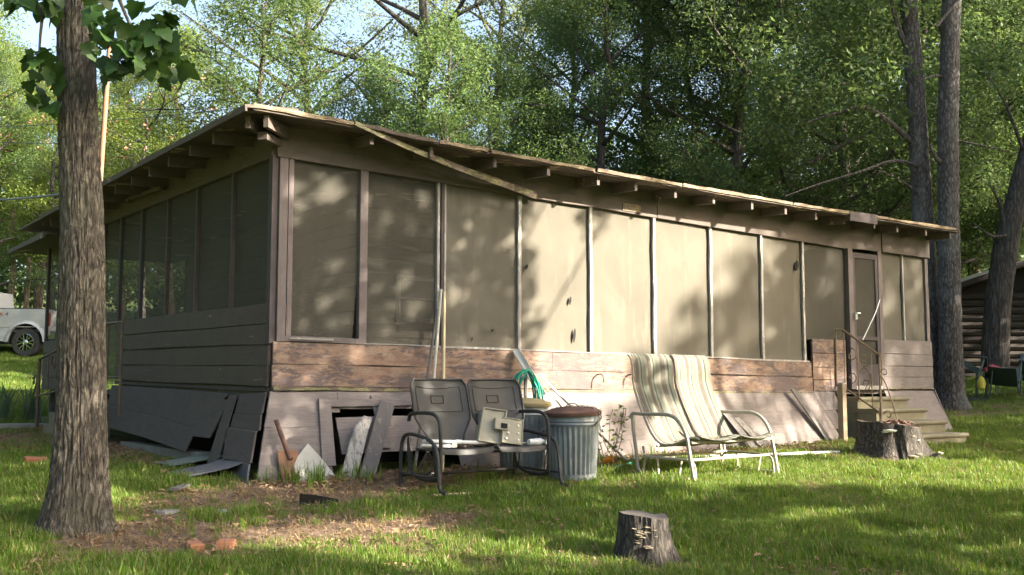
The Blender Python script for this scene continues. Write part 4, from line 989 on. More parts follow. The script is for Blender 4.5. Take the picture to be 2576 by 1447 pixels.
MB().grid(lambda a, b: (-.13 + .30 * a, .04 * math.sin(PI * a) - .1 * (1 - a) ** 2 * b, -.01 + (.115 - .06 * a) * b), 8, 4, (.004, .006, 0)).build('strip', M_blackpl, o, True)
MB().tube([(-.12, -.05, .03), (-.02, -.08, .005), (.12, -.08, .0)], .01, 5).build('rim', M_blackpl, o)
o = at_house('fallen_stick', 'long straight stick lying in grass before the glider', 'stick', 1.15, -1.78, -.28)
MB().tube([(-.42, 0, .022), (0, .012, .03), (.42, 0, .02)], [.014, .013, .008], 6).build('stick', M_handle, o)
o = at_house('tar_paper_sheet', 'curled tar paper sheet peeled onto the grass by the corner', 'sheet', -.50, .25)
MB().grid(lambda a, b: (-.30 + .50 * a + .05 * b, -.30 + .62 * b - .1 * a, .03 + .03 * math.sin(PI * a) + .12 * a * a * a), 8, 6, (0, 0, .006)).build('sheet', M_felt, o, True)
o = at_house('shingle_sheet', 'greenish shingle strip lying below the dark skirt hole', 'shingle', -.30, 1.15)
MB().grid(lambda a, b: (-.34 + .55 * a, -.28 + .55 * b, .025 + .07 * a + .01 * math.sin(4 * b)), 5, 5, (0, 0, .008)).build('sheet', M_gfelt, o, True)
o = at_house('grey_batten', 'short grey batten lying in grass near the house corner', 'batten', -.95, -.42, .95)
MB().bar((-.28, 0, .03), (.28, 0, .035), .07, .02).build('board', M_dim, o)
o = at_house('concrete_sill', 'grey concrete footing strip under the sagging side skirt', 'footing', -.16, 2.55)
MB().box((0, 0, .0), (.16, 2.6, .16)).build('strip', M_slab, o)

# ------------------------------------------------------------------ trees
def leaf_mesh(name, P, size, mat, up=.35, aspect=.5, seed=1, droop=0.0):
    g = np.random.default_rng(seed); n = len(P)
    nrm = g.normal(size=(n, 3)); nrm[:, 2] = np.abs(nrm[:, 2]) + up; nrm /= np.linalg.norm(nrm, axis=1)[:, None]
    d = g.normal(size=(n, 3)); d[:, 2] -= droop; d -= nrm * np.sum(d * nrm, 1)[:, None]; d /= np.linalg.norm(d, axis=1)[:, None]
    e = np.cross(nrm, d); L = size * g.uniform(.65, 1.3, n)[:, None]
    V = np.stack([P - d * L * .5, P + e * L * aspect * .5 - nrm * L * .06, P + d * L * .5, P - e * L * aspect * .5 - nrm * L * .06], 1).reshape(-1, 3)
    me = bpy.data.meshes.new(name); mesh_np(me, V, np.arange(4 * n).reshape(n, 4)); me.materials.append(mat)
    return me
def clusters_to_leaves(C, rad, per, g, flat=.75):
    P = []
    for c, r in zip(C, rad):
        k = max(4, int(per * (r / .6) ** 2))
        d = g.normal(size=(k, 3)); d /= np.linalg.norm(d, axis=1)[:, None]
        q = d * (r * g.uniform(.25, 1.0, (k, 1)) ** .6); q[:, 2] *= flat
        P.append(np.array(c) + q)
    return np.concatenate(P)
def limb_path(p, d, L, g, n=6, lift=.12, wob=.18):
    pts = [np.array(p, float)]; d = np.array(d, float); d /= np.linalg.norm(d)
    for i in range(n):
        d = d + g.normal(size=3) * wob * .5; d[2] += lift * .3; d /= np.linalg.norm(d)
        pts.append(pts[-1] + d * L / n)
    return pts
def tree_kind(name, H_, r0, base, cr, nl, per, leaf, mat, bark, seed, shape='round', crad=(.5, .85), sub=4, lean=(0, 0), aspect=.5, trunk_top=.95):
    g = np.random.default_rng(seed); m = MB()
    tp = [np.array([0, 0, -.3])]; n = 9
    for i in range(1, n + 1):
        t = i / n; tp.append(np.array([lean[0] * t + g.normal() * .012 * H_ * .6, lean[1] * t + g.normal() * .012 * H_ * .6, H_ * trunk_top * t]))
    def tpt(z):
        z = min(max(z, 0), H_ * trunk_top - .01)
        for a, b in zip(tp, tp[1:]):
            if a[2] <= z <= b[2]: return a + (b - a) * (z - a[2]) / (b[2] - a[2])
        return tp[-1]
    m.tube(tp, [r0 * 1.45] + [r0 * (1 - .85 * i / n) + .012 for i in range(1, n + 1)], 9)
    C = []; RR = []
    for k in range(nl):
        t = (k + g.uniform(0, .9)) / nl; z = base + (H_ * trunk_top - base) * t
        if shape == 'round': w = math.sqrt(max(.08, 1 - (2 * t - .85) ** 2 * .8))
        elif shape == 'tall': w = math.sqrt(max(.1, 1 - (t - .25) ** 2 * 1.5))
        else: w = .55 + .45 * t
        L = cr * w * g.uniform(.75, 1.15); a = k * 2.399 + g.normal() * .4
        el = .15 + .75 * t if shape != 'umbrella' else .35
        d = np.array([math.cos(a) * math.cos(el), math.sin(a) * math.cos(el), math.sin(el)])
        P = limb_path(tpt(z), d, L, g, 6, .1 if shape != 'umbrella' else -.05)
        rl = max(.018, r0 * .42 * (1 - .6 * t)); m.tube(P, [rl * (1 - .8 * i / 6) + .006 for i in range(7)], 5)
        for i in (3, 4, 5, 6):
            C.append(P[i] + g.normal(size=3) * .2); RR.append(g.uniform(*crad) * (.8 if i < 5 else 1))
        for j in range(sub):
            i = g.integers(2, 6); q = d + g.normal(size=3) * .7; q[2] = abs(q[2]) * .6 - .1
            S = limb_path(P[i], q, L * g.uniform(.3, .55), g, 4, .05)
            m.tube(S, [.02 - .0035 * b for b in range(5)], 4)
            for b in (2, 4): C.append(S[b] + g.normal(size=3) * .12); RR.append(g.uniform(*crad) * .85)
    C.append(tpt(H_)); RR.append(crad[1])
    P = clusters_to_leaves(C, RR, per, g, .45 if shape == 'umbrella' else .75)
    tm = bpy.data.meshes.new(name + '_trunk'); tm.from_pydata(m.v, [], m.f); tm.shade_smooth(); tm.materials.append(bark)
    cm = leaf_mesh(name + '_crown', P, leaf, mat, .35, aspect, seed)
    return tm, cm, P
K = {}
K['oak'] = tree_kind('oak', 17, .30, 4.5, 5.6, 26, 110, .105, M_leaf_light, M_bark_dark, 11, 'round', (.4, .8), 6)
K['oak2'] = tree_kind('oak', 15, .26, 3.5, 4.4, 24, 160, .10, M_leaf_mid, M_bark_dark, 12, 'round', (.45, .85), 6)
K['dense'] = tree_kind('dense', 9, .14, 1.6, 2.0, 20, 150, .095, M_leaf_mid, M_bark_dark, 13, 'tall', (.4, .7), 4, aspect=.42)
K['tall'] = tree_kind('tall', 15, .20, 2.2, 3.4, 30, 165, .095, M_leaf_dark, M_bark_dark, 14, 'tall', (.45, .85), 5)
K['tall2'] = tree_kind('tall', 14, .18, 2.5, 3.0, 26, 175, .095, M_leaf_mid, M_bark_dark, 15, 'tall', (.45, .8), 5)
K['bright'] = tree_kind('bright', 12, .16, 2.4, 3.2, 26, 150, .095, M_leaf_bright, M_bark_pine, 16, 'tall', (.4, .75), 5)
K['mimosa'] = tree_kind('mimosa', 7, .10, 2.6, 2.8, 14, 120, .09, M_leaf_bright, M_bark_grey, 17, 'umbrella', (.45, .7), 5, aspect=.3)
def place(kind, px, d, label, group=None, s=1.0, rz=0.0, name='woodland_tree', dz=0.0, sz=None):
    x = (px - 1287.5) / 2590 * d
    o = thing(name, label, 'tree', (x, d, gz(x, d) + dz), rz, group)
    o.scale = (s, s, sz or s)
    link('trunk', K[kind][0], o); c = link('crown', K[kind][1], o); c['kind'] = 'stuff'
    return o
LB = 'bright yellow-green woodland tree beyond the driveway'; GB = 'bright trees beyond the driveway'
LD = 'tall dark leafy tree behind the low roof'; GD = 'dark trees behind the roof'
LM = 'mid green leafy tree rising behind the low roof'; GM = 'mid green trees behind the roof'
m1 = place('mimosa', 125, 31.5, 'feathery mimosa with pink blossoms behind the parked pickup', None, 1.1, .3, 'mimosa_tree')
m2 = place('mimosa', 350, 22, 'feathery mimosa with pink blossoms behind the rusty mast', None, .92, 2.0, 'mimosa_tree')
for m_, P in ((m1, K['mimosa'][2]), (m2, K['mimosa'][2])):
    g = np.random.default_rng(5); top = P[P[:, 2] > np.percentile(P[:, 2], 45)]
    q = top[g.choice(len(top), 70, replace=False)] + np.array([0, 0, .06])
    c = link('blossom', leaf_mesh('blossom', np.repeat(q, 5, 0) + g.normal(size=(350, 3)) * .03, .055, M_pink, .3, .8, 9), m_); c['kind'] = 'stuff'
for px, d, s, rz, k in ((-60, 33, .82, .4, 'bright'), (160, 36, .72, 1.9, 'bright'), (430, 31, .80, 3.0, 'bright'), (300, 40, .85, 4.4, 'bright'), (90, 42, .85, 2.4, 'bright'), (-180, 36, 1.2, 5.4, 'bright')):
    place(k, px, d, LB, GB, s, rz)
place('tall2', -40, 30, 'dark leafy tree over the parked pickup', None, .62, .6)
place('dense', 640, 22, 'rounded dense dark green tree just past the roof corner', None, 1.08, .5, sz=1.0)
place('oak', 1045, 34, 'tall open pale oak with sky showing through its limbs', None, 1.05, .6, 'oak_tree')
place('oak', 760, 41, 'second pale open oak rising behind the dense round tree', None, 1.0, 2.6, 'oak_tree')
place('oak', 1260, 44, 'farther pale oak seen between its neighbours above the roof', None, 1.0, 4.0, 'oak_tree')
for px, d, s, rz in ((1120, 24.5, .98, 1.0), (960, 26, .88, 2.2), (1230, 26, .95, 3.3), (860, 29, .85, 4.1), (1340, 28, .95, 5.1)):
    place('dense', px, d, 'bushy mid green young tree close behind the roof edge', 'young trees behind the roof', s, rz)
for px, d, s, rz, k in ((1530, 27, .95, .3, 'tall2'), (1640, 32, 1.05, 1.4, 'oak2'), (1440, 37, .9, 2.5, 'oak2'), (1740, 29, 1.0, 3.9, 'tall2')):
    place(k, px, d, LM, GM, s, rz)
for px, d, s, rz, k in ((1870, 27, 1.05, .9, 'tall'), (2000, 25.5, 1.05, 2.2, 'tall'), (2130, 28, 1.1, 3.1, 'tall'), (1950, 36, 1.15, 1.1, 'oak2'), (2240, 33, 1.1, 4.5, 'tall'), (2330, 30, 1.05, 5.6, 'tall'), (2180, 40, 1.2, .2, 'oak2')):
    place(k, px, d, LD, GD, s, rz)
for px, d, s, rz, k in ((2440, 33, 1.1, .7, 'tall'), (2560, 31, 1.05, 2.4, 'tall2'), (2640, 35, 1.15, 3.6, 'tall'), (2500, 42, 1.2, 4.6, 'oak2'), (2720, 30, 1.0, 5.2, 'tall2')):
    place(k, px, d, 'dark leafy tree standing behind the log cabin', 'trees behind the log cabin', s, rz)
for x, y, s_, rz in ((-11.0, 8.0, 1.0, .4), (-13.5, 12.5, 1.05, 2.0), (-10.5, 3.5, 1.1, 3.7)):  # out of view, added to block skylight from the left wall
    o = thing('woodland_tree', 'unseen dark leafy tree added to shade the left of the yard', 'tree', (x, y, gz(x, y)), rz, 'added trees left of the yard'); o.scale = (s_, s_, s_)
    link('trunk', K['tall'][0], o); c = link('crown', K['tall'][1], o); c['kind'] = 'stuff'
for x, y, k in ((18.8, 23.6, 'tall'), (17.0, 18.2, 'tall2')):  # out of view, added to cast shade on cabin, trunks and chairs
    o = thing('woodland_tree', 'unseen leafy tree added to shade the log cabin' if k == 'tall' else 'unseen leafy tree added to shade the plastic chairs', 'tree', (x, y, gz(x, y)), 1.2)
    link('trunk', K[k][0], o); c = link('crown', K[k][1], o); c['kind'] = 'stuff'
# pale pine trunks in the shade beyond the pickup
for i, px in enumerate((17, 58, 95)):
    d = 33 + i; x = (px - 1287.5) / 2590 * d
    o = thing('pine_tree', ('slim pale pine trunk lit by sun beyond the pickup', 'dim reddish pine trunk beyond the pickup bed', 'thin shaded pine trunk nearest the side wall beyond the pickup')[i], 'tree', (x, d, gz(x, d)))
    MB().tube([(0, 0, -.3), (.1, 0, 2), (0, 0, 4), (.1, .1, 5.6)], [.12 - .02 * i, .1 - .02 * i, .08 - .015 * i, .04], 8).build('trunk', M_bark_pine, o, True)
    c = link('crown', leaf_mesh('pine_crown', clusters_to_leaves(g.normal(size=(26, 3)) * (1.1, 1.1, .8) + (0, 0, 5.0), [.55] * 26, 24, g), .16, M_leaf_dark, .2, .2, 50 + i), o); c['kind'] = 'stuff'
# far wood closing the view
g = np.random.default_rng(77)
th = g.uniform(-.62, .62, 900); dd = g.uniform(44, 62, 900)
Cx = dd * np.sin(th); Cy = dd * np.cos(th)
uu, vv = w2h(Cx, Cy)
hz = np.where(th < -.2, 8.0, np.where(th < .05, 6.0, 8.5))
Cz = gh(uu, vv) + g.uniform(0, 1, 900) ** .9 * hz
P = clusters_to_leaves(np.stack([Cx, Cy, Cz], 1), g.uniform(.9, 1.7, 900), 26, g)
tag(link('far_woodland', leaf_mesh('far_woodland', P, .32, M_leaf_dark, .3, .55, 8)), 'dim mass of far woodland beyond the trees', 'woodland', kind='stuff')

# unseen woods round the rest of the clearing, added to dim the skylight
g = np.random.default_rng(78)
th = g.uniform(.75, 2 * PI - .75, 1500); dd = g.uniform(26, 38, 1500); dd = np.where(np.abs(th - 1.83) < .5, dd + 8, dd)
Cx = dd * np.sin(th); Cy = dd * np.cos(th); uu, vv = w2h(Cx, Cy)
Cz = gh(uu, vv) + g.uniform(0, 1, 1500) * np.where(np.abs(th - 1.83) < .5, 8.0, 13.0)
P = clusters_to_leaves(np.stack([Cx, Cy, Cz], 1), g.uniform(1.0, 1.9, 1500), 20, g)
tag(link('unseen_woodland', leaf_mesh('unseen_woodland', P, .45, M_leaf_dark, .3, .6, 18)), 'unseen woods added round the clearing to dim the skylight', 'woodland', kind='stuff')
# the big trunk standing on the lawn
def big_trunk(name, label, pts, radii, mat, roots, seed, nA=150, nZ=300, ridge=.10, base_z=None):
    o = thing(name, label, 'tree', (pts[0][0], pts[0][1], 0))
    o.location.z = gz(pts[0][0], pts[0][1])
    Z = [p[2] for p in pts]; P = []
    for j in range(nZ + 1):
        z = Z[0] + (Z[-1] - Z[0]) * (j / nZ) ** 1.0
        cx = np.interp(z, Z, [p[0] for p in pts]); cy = np.interp(z, Z, [p[1] for p in pts]); r = np.interp(z, Z, radii)
        hgt = z - o.location.z
        for k in range(nA):
            q = 2 * PI * k / nA
            ro = sum(a * math.exp(-(math.atan2(math.sin(q - b), math.cos(q - b)) / w) ** 2) for b, a, w in roots) * math.exp(-max(0, hgt) / .13)
            n1 = noise.noise((math.cos(q) * 1.3 + seed, math.sin(q) * 1.3, z * .9)) * .07
            rg = abs(noise.noise((math.cos(q) * 6.5 + seed, math.sin(q) * 6.5 + noise.noise((q, z * 2, seed)) * .8, z * 3.6 + seed)) + .5 * noise.noise((math.cos(q) * 15, math.sin(q) * 15, z * 7 + seed)))
            rr = r * (1 + ro + n1 + ridge * (1 - 2.2 * rg))
            P.append((cx + rr * math.cos(q) - o.location.x, cy + rr * math.sin(q) - o.location.y, z - o.location.z))
    F = [(j*nA + k, j*nA + (k+1) % nA, (j+1)*nA + (k+1) % nA, (j+1)*nA + k) for j in range(nZ) for k in range(nA)]
    m = MB(); m.add(P, F); m.build('trunk', mat, o, True)
    return o
FT = big_trunk('lawn_tree', 'thick furrowed tree trunk with broad lobed leaves standing on the lawn', [(-2.955, 7.12, .50), (-2.955, 7.12, .72), (-2.95, 7.12, .95), (-2.96, 7.12, 1.4), (-2.98, 7.12, 2.0), (-3.0, 7.12, 2.7), (-3.07, 7.12, 3.6), (-3.12, 7.12, 4.4), (-3.15, 7.15, 7.5)],
               [.245, .205, .178, .152, .143, .132, .122, .114, .085], M_bark, [(-.2, .28, .4), (3.0, .42, .4), (-1.7, .22, .4), (-2.5, .15, .3)], 3.3)
fo = FT.location
def lobed():
    n = []; m = MB()
    prof = [(0, 0), (.10, .12), (.30, .02), (.46, .20), (.36, .34), (.50, .52), (.30, .58), (.24, .74), (.0, 1.0)]
    R_ = [(x, y - .1) for x, y in prof]; L_ = [(-x, y) for x, y in R_[1:-1]][::-1]
    ring = R_ + L_
    V = [(x, y, .10 * abs(x) - .25 * y * y + .03 * math.sin(7 * y)) for x, y in ring] + [(0, y, -.25 * y * y) for y in (.0, .25, .5, .7)]
    m.v = V; nr = len(ring)
    c0 = nr
    # fan from midrib points
    def mid(y): return c0 + (0 if y < .12 else 1 if y < .38 else 2 if y < .6 else 3)
    F = []
    for i in range(nr):
        a, b = i, (i + 1) % nr; ma, mb_ = mid(ring[a][1]), mid(ring[b][1])
        F.append((a, b, mb_) if ma == mb_ else (a, b, mb_, ma))
    m.f = F
    me = bpy.data.meshes.new('leaf'); me.from_pydata(m.v, [], m.f); me.update(); me.shade_smooth(); me.materials.append(M_leaf_big); return me
LEAF = lobed()
def bough(pts, rr, spots):
    b = MB().tube(smooth_path([Vector(p) - fo for p in pts], 4), np.linspace(rr, .004, (len(pts) - 1) * 4 + 1), 6).build('branch', M_bark, FT, True)
    for (c, ext, n, s) in spots:
        for i in range(n):
            l = bpy.data.objects.new('leaf', LEAF); COL.objects.link(l); l.parent = b
            p = Vector(c) + Vector((jit(ext[0]), jit(ext[1]), jit(ext[2]))) - fo
            l.location = p; l.rotation_euler = (R(random.uniform(-115, -20)), jit(.6), random.uniform(0, 6.28)); k = s * random.uniform(.7, 1.15); l.scale = (k, k, k)
bough([(-3.1, 7.1, 4.75), (-2.95, 6.95, 4.6), (-2.75, 6.85, 4.35), (-2.6, 6.8, 4.05), (-2.45, 6.75, 3.8)], .03,
      [((-2.60, 6.85, 4.02), (.24, .25, .17), 62, .15), ((-2.42, 6.85, 3.95), (.12, .2, .1), 18, .15), ((-2.72, 6.9, 3.80), (.13, .2, .10), 16, .15), ((-2.40, 6.8, 3.78), (.10, .15, .10), 12, .15), ((-2.18, 6.75, 3.72), (.06, .1, .03), 3, .2)])
bough([(-3.15, 7.15, 4.8), (-3.25, 7.0, 4.4), (-3.25, 6.9, 4.0), (-3.22, 6.85, 3.65)], .02,
      [((-3.22, 6.9, 3.78), (.10, .12, .12), 16, .15), ((-3.20, 6.9, 3.56), (.10, .12, .06), 7, .16)])
bough([(-3.15, 7.15, 4.9), (-3.3, 7.0, 4.6), (-3.5, 6.9, 4.35)], .02, [((-3.34, 6.9, 4.27), (.20, .12, .06), 20, .16), ((-2.85, 6.9, 4.32), (.10, .1, .05), 4, .18)])
bough([(-3.1, 7.1, 5.0), (-2.6, 6.9, 4.7), (-2.25, 6.85, 4.45)], .02, [((-2.28, 6.85, 4.30), (.09, .08, .03), 4, .17)])
gg = np.random.default_rng(31)
Pc = clusters_to_leaves(np.stack([gg.uniform(-4.6, -1.6, 30), gg.uniform(6.0, 8.6, 30), gg.uniform(5.8, 8.2, 30)], 1) - np.array(fo), [.6] * 30, 22, gg)
c = link('crown', leaf_mesh('lawn_tree_crown', Pc, .2, M_leaf_big, .3, .8, 4), FT); c['kind'] = 'stuff'

# two lichened trunks and a dark leaning one right of the house
def limbs(o, lst, mat, seed):
    for pts, r in lst:
        MB().tube(smooth_path([Vector(p) - o.location for p in pts], 4), np.linspace(r * .7, r * .2, (len(pts) - 1) * 4 + 1), 6).build('limb', mat, o, True)
TA = big_trunk('grey_tree', 'slanting grey lichened trunk right behind the end of the house', [(8.25, 20.2, .9), (8.22, 20.2, 1.5), (8.2, 20.2, 2.4), (8.15, 20.2, 4.8), (8.12, 20.2, 6.8), (8.02, 20.2, 9.4), (7.95, 20.2, 13)], [.26, .225, .20, .19, .17, .16, .09], M_bark_grey, [(-1.2, .2, .4), (2, .2, .4)], 6.1, 40, 90)
TB = big_trunk('grey_tree', 'straight dark mossy trunk beside the slanting grey one', [(8.42, 19.8, .9), (8.40, 19.8, 1.4), (8.42, 19.8, 2.4), (8.48, 19.8, 4.8), (8.55, 19.8, 6.8), (8.73, 19.8, 9.4), (8.8, 19.8, 13)], [.30, .24, .205, .185, .18, .165, .09], M_bark_grey, [(-.6, .35, .4), (3.6, .25, .4)], 7.7, 40, 90)
TC = big_trunk('leaning_tree', 'thick dark trunk leaning toward the cabin past the plastic chairs', [(11.4, 24.4, 1.2), (11.42, 24.4, 2.2), (11.55, 24.4, 3.6), (11.85, 24.4, 5.2), (12.35, 24.4, 6.9), (13.0, 24.4, 9), (13.6, 24.4, 12)], [.34, .29, .28, .26, .21, .17, .08], M_bark_dark, [(-1, .2, .4), (2.4, .2, .4)], 9.4, 40, 80)
limbs(TA, [([(8.12, 20.2, 6.3), (7.6, 20.1, 6.75), (7.0, 20.0, 7.1), (6.4, 19.9, 6.95), (5.8, 19.8, 6.75)], .09), ([(8.15, 20.1, 5.9), (7.5, 19.9, 6.0), (6.8, 19.7, 5.75), (6.0, 19.6, 5.5), (5.2, 19.4, 5.2)], .06), ([(8.05, 20.2, 8.2), (7.75, 20.1, 8.8), (7.5, 20, 9.8)], .11), ([(8.15, 20.1, 5.3), (7.7, 20, 5.6), (7.2, 19.9, 5.8)], .04)], M_bark_dark, 1)
limbs(TB, [([(8.5, 19.8, 5.9), (8.25, 19.7, 6.0), (8.1, 19.6, 6.25)], .09), ([(8.6, 19.8, 7.6), (8.3, 19.7, 7.65), (7.9, 19.6, 7.5)], .05), ([(8.55, 19.8, 6.4), (9.1, 19.8, 6.3), (9.8, 19.7, 6.1)], .04), ([(8.3, 19.6, 8.6), (8.9, 19.6, 9.3), (9.4, 19.6, 10)], .05)], M_bark_dark, 2)
limbs(TC, [([(12.4, 24.4, 7.0), (12.1, 24.2, 7.6), (11.7, 24, 8.4), (11.2, 23.8, 9.0)], .09), ([(11.8, 24.4, 5.0), (11.6, 24.2, 5.9), (11.3, 24.0, 6.3)], .10), ([(11.9, 24.3, 5.2), (11.3, 24, 5.1), (10.8, 23.9, 5.4)], .07)], M_bark_dark, 3)
def hang(o, C, r, per, leaf, mat, seed):
    g = np.random.default_rng(seed); C = np.array(C) - np.array(o.location)
    c = link('crown', leaf_mesh('crown_leaves', clusters_to_leaves(C, [r * g.uniform(.7, 1.2) for _ in C], per, g), leaf, mat, .3, .5, seed), o); c['kind'] = 'stuff'
g = np.random.default_rng(41)
hang(TA, np.stack([g.uniform(4.6, 8.0, 60), g.uniform(19.0, 21.5, 60), g.uniform(6.3, 11.5, 60)], 1), .7, 120, .13, M_leaf_dark, 61)
hang(TB, np.stack([g.uniform(7.2, 11.0, 46), g.uniform(20.2, 22.5, 46), g.uniform(7.6, 12, 46)], 1), .7, 75, .13, M_leaf_dark, 62)
hang(TC, np.stack([g.uniform(10.4, 15, 40), g.uniform(23.4, 26.5, 40), g.uniform(6.0, 11, 40)], 1), .8, 70, .14, M_leaf_mid, 63)

# ------------------------------------------------------------------ trees off to the right whose crowns shade the yard
def shade_want(u, v, z):
    """1 = leaves above should shade this spot, 0 = leave it in the sun"""
    nz = noise.noise((u * 1.1, v * 1.1 + 7, z * 1.1)) + .5 * noise.noise((u * 3.1 + 4, v * 3.1, z * 3.1))
    if v > -.45:                                                     # the front wall
        if z < 1.62: s = 1.0 if u < 2.1 else (.6 if u < 2.7 else -.2)
        elif u < 2.35: s = 1.05
        elif u < 3.0: s = .7
        elif u < 7.3: s = .24
        elif u < 9.6: s = .5
        else: s = .1
        if -.2 < u < 2.2 and 3.5 < z < 3.78: s = .55
    else:                                                            # the ground
        line = -2.55 - .85 * (u - 4.3) if u > 4.3 else -2.55
        if u > 2.5 and v > line: s = -.1
        elif u > 2.0 and v > -1.6: s = .55
        elif -.9 < u < .8 and -4.2 < v < -3.2: s = .3
        elif 2.7 < u < 3.6 and -4.0 < v < -3.35: s = .3
        elif u < -1.4 and -.9 < v < 2.4: s = .2
        elif -1.3 < u < .3 and -3.1 < v < -2.1: s = .42
        else: s = 1.1
    return 1.0 if s + nz * .38 > .5 else 0.0
def in_view(q):
    if q.y < 1: return False
    e = (q.z - EYE) / q.y
    return abs(q.x) / q.y < .56 and e < .42
g = np.random.default_rng(123)
cl = []
t1 = SUN.cross(Vector((0, 0, 1))).normalized(); t2 = t1.cross(SUN).normalized()
if t2.z < 0: t2 = -t2
ctr = Vector((1.0, 9.5, 1.0))
A_ = np.arange(-11.0, 11.0, .21); B_ = np.arange(-3.0, 5.6, .21)
for a_ in A_:
    for b_ in B_:
        o_ = ctr + t1 * (a_ + g.uniform(-.1, .1)) + t2 * (b_ + g.uniform(-.1, .1))
        p = o_ + SUN * 24.0; hit = None                              # march down the sunbeam to what it strikes
        for i in range(400):
            p = p - SUN * .1
            if (p.x + 3.0) ** 2 + (p.y - 7.12) ** 2 < .14 and p.z < 5.2: hit = 'trunk'; break
            u, v = w2h(p.x, p.y)
            if (-.2 < u < 11.3 and v > 0.0 and p.z < 4.05) or p.z < float(gh(u, v)): hit = (u, v, p.z); break
        if not hit: continue
        if hit == 'trunk':
            if noise.noise((p.z * 1.3, p.y * 2, 3.0)) < .30:
                q = p + SUN * g.uniform(9.0, 12.0)
                while in_view(q): q = q + SUN * 1.0
                cl.append((q, g.uniform(.2, .3)))
            continue
        u, v, z = hit
        if v > 6 or u < -4 or u > 13 or v < -9: continue
        if shade_want(u, min(v, 0), z) > .5:
            q = p + SUN * g.uniform(9.0, 14.0)
            while in_view(q): q = q + SUN * 1.0
            cl.append((q, g.uniform(.16, .28)))
trunk_spots = [(12.0, 6.4), (15.5, 9.8), (10.2, 3.2), (17.5, 13.5)]
SH = []
for i, (x, y) in enumerate(trunk_spots):
    o = thing('yard_tree', ('broad shade tree right of the lawn', 'tall shade tree beyond the lawn edge', 'shade tree low on the slope of the lawn', 'far shade tree on the cabin side of the lawn')[i], 'tree', (x, y, gz(x, y)))
    MB().tube([(0, 0, -.3), (.05, 0, 2.5), (.1, .1, 5.2), (0, .1, 8.5)], [.26, .19, .15, .05], 10).build('trunk', M_bark, o, True)
    SH.append((o, [], []))
for p, r in cl:
    i = min(range(4), key=lambda k: (trunk_spots[k][0] - p.x) ** 2 + (trunk_spots[k][1] - p.y) ** 2)
    SH[i][1].append(np.array(p - SH[i][0].location)); SH[i][2].append(r)
for i, (o, C, rr) in enumerate(SH):
    if not C: continue
    P = clusters_to_leaves(C, rr, 300, g, .9)
    c = link('crown', leaf_mesh('shade_crown', P, .16, M_leaf_mid, .3, .65, 200 + i), o); c['kind'] = 'stuff'
    for k in range(0, len(C), max(1, len(C) // 14)):
        e = Vector(C[k]); b = Vector((.05, .05, max(1.5, e.z * .55)))
        if in_view(e + o.location) or in_view(b.lerp(e, .5) + o.location): continue
        MB().tube([b, b.lerp(e, .5) + Vector((0, 0, .3)), e], [.022, .016, .008], 5).build('limb', M_bark, o, True)

# ------------------------------------------------------------------ rusty mast and cables
o = at_house('rusty_mast', 'tall rusty steel mast rising above the side of the roof', 'mast', -.03, 6.02, 0, 0.0)
MB().tube([(0, 0, 4.2), (.03, 0, 5.3), (.07, 0, 6.6)], .036, 10).build('pole', two_tone('rust_orange', (.30, .13, .07), (.20, .095, .06), .5, .2, 5, .8), o, True)
MB().lathe([(.12, 4.16), (.11, 4.2), (.05, 4.24), (.046, 4.28)], 12).build('collar', M_rust, o, True)
MB().lathe([(.036, 6.59), (.05, 6.61), (.04, 6.67), (.0, 6.7)], 10, (.07, 0, 0)).build('cap', M_rust, o, True)
def cable(lab, a, b, sag, r):
    o = thing('power_cable', lab, 'cable', a); P = []
    for i in range(17):
        t = i / 16; p = Vector(a).lerp(Vector(b), t) - Vector(a); P.append(p - Vector((0, 0, sag * 4 * t * (1 - t))))
    MB().tube(P, r, 5).build('wire', M_blackpl, o, True)
cable('thick black cable sagging into the side of the roof', (-22, 34, 8.8), (-4.9, 13.6, 4.35), .6, .02)
cable('thin grey wire strung high past the rusty mast', (-22, 30, 9.6), (-4.2, 16.0, 6.0), .35, .008)
cable('thin lower wire strung past the rusty mast', (-24, 33, 10.3), (-2.0, 17.0, 5.9), .5, .008)

# ------------------------------------------------------------------ pickup
M_silver = simple('silver_paint', (.42, .43, .44), .35, .15, .06, 2)
M_lower = simple('dusty_silver_paint', (.36, .36, .34), .5, .2, .08, 3)
M_tyre = simple('tyre_rubber', (.03, .03, .03), .85, 0, .2, 6)
M_chrome = simple('chrome', (.75, .76, .78), .12, 1.0, .05)
M_carglass = simple('dark_car_glass', (.02, .025, .03), .06)
M_lamp = simple('red_tail_lamp', (.45, .02, .02), .25)
M_red = simple('red_decal', (.6, .05, .03), .4); M_gdec = simple('grey_decal', (.12, .13, .14), .4)
tx, ty = -12.35, 27.4
TR = thing('pickup_truck', 'silver pickup parked on the grass past the house corner', 'truck', (tx, ty, gz(tx - .55, ty)), R(-3))
def side(y0, y1, prof, nm, mat): return MB().prism([(x, y0, z) for x, z in prof], (0, y1 - y0, 0)).build(nm, mat, TR)
def archpts(cx, r, n=10): return [(cx + r * math.cos(PI * k / n), .40 + r * .98 * math.sin(PI * k / n)) for k in range(n + 1)]
prof = [(0, .62), (0, 1.27), (-1.95, 1.29), (-1.95, .45)] + [(x, z) for x, z in archpts(-.62, .50)[::-1]]
prof = [p for p in prof]; bed = side(0, .10, [(-.0, .62), (-.0, 1.27), (-1.95, 1.29), (-1.95, .42), (-1.14, .42)] + archpts(-.62, .50)[::-1][1:-1] + [(-.10, .45)], 'bed_side', M_silver)
side(1.85, 1.95, [(-.0, .62), (-.0, 1.27), (-1.95, 1.29), (-1.95, .42), (-1.14, .42)] + archpts(-.62, .50)[::-1][1:-1] + [(-.10, .45)], 'bed_side', M_silver)
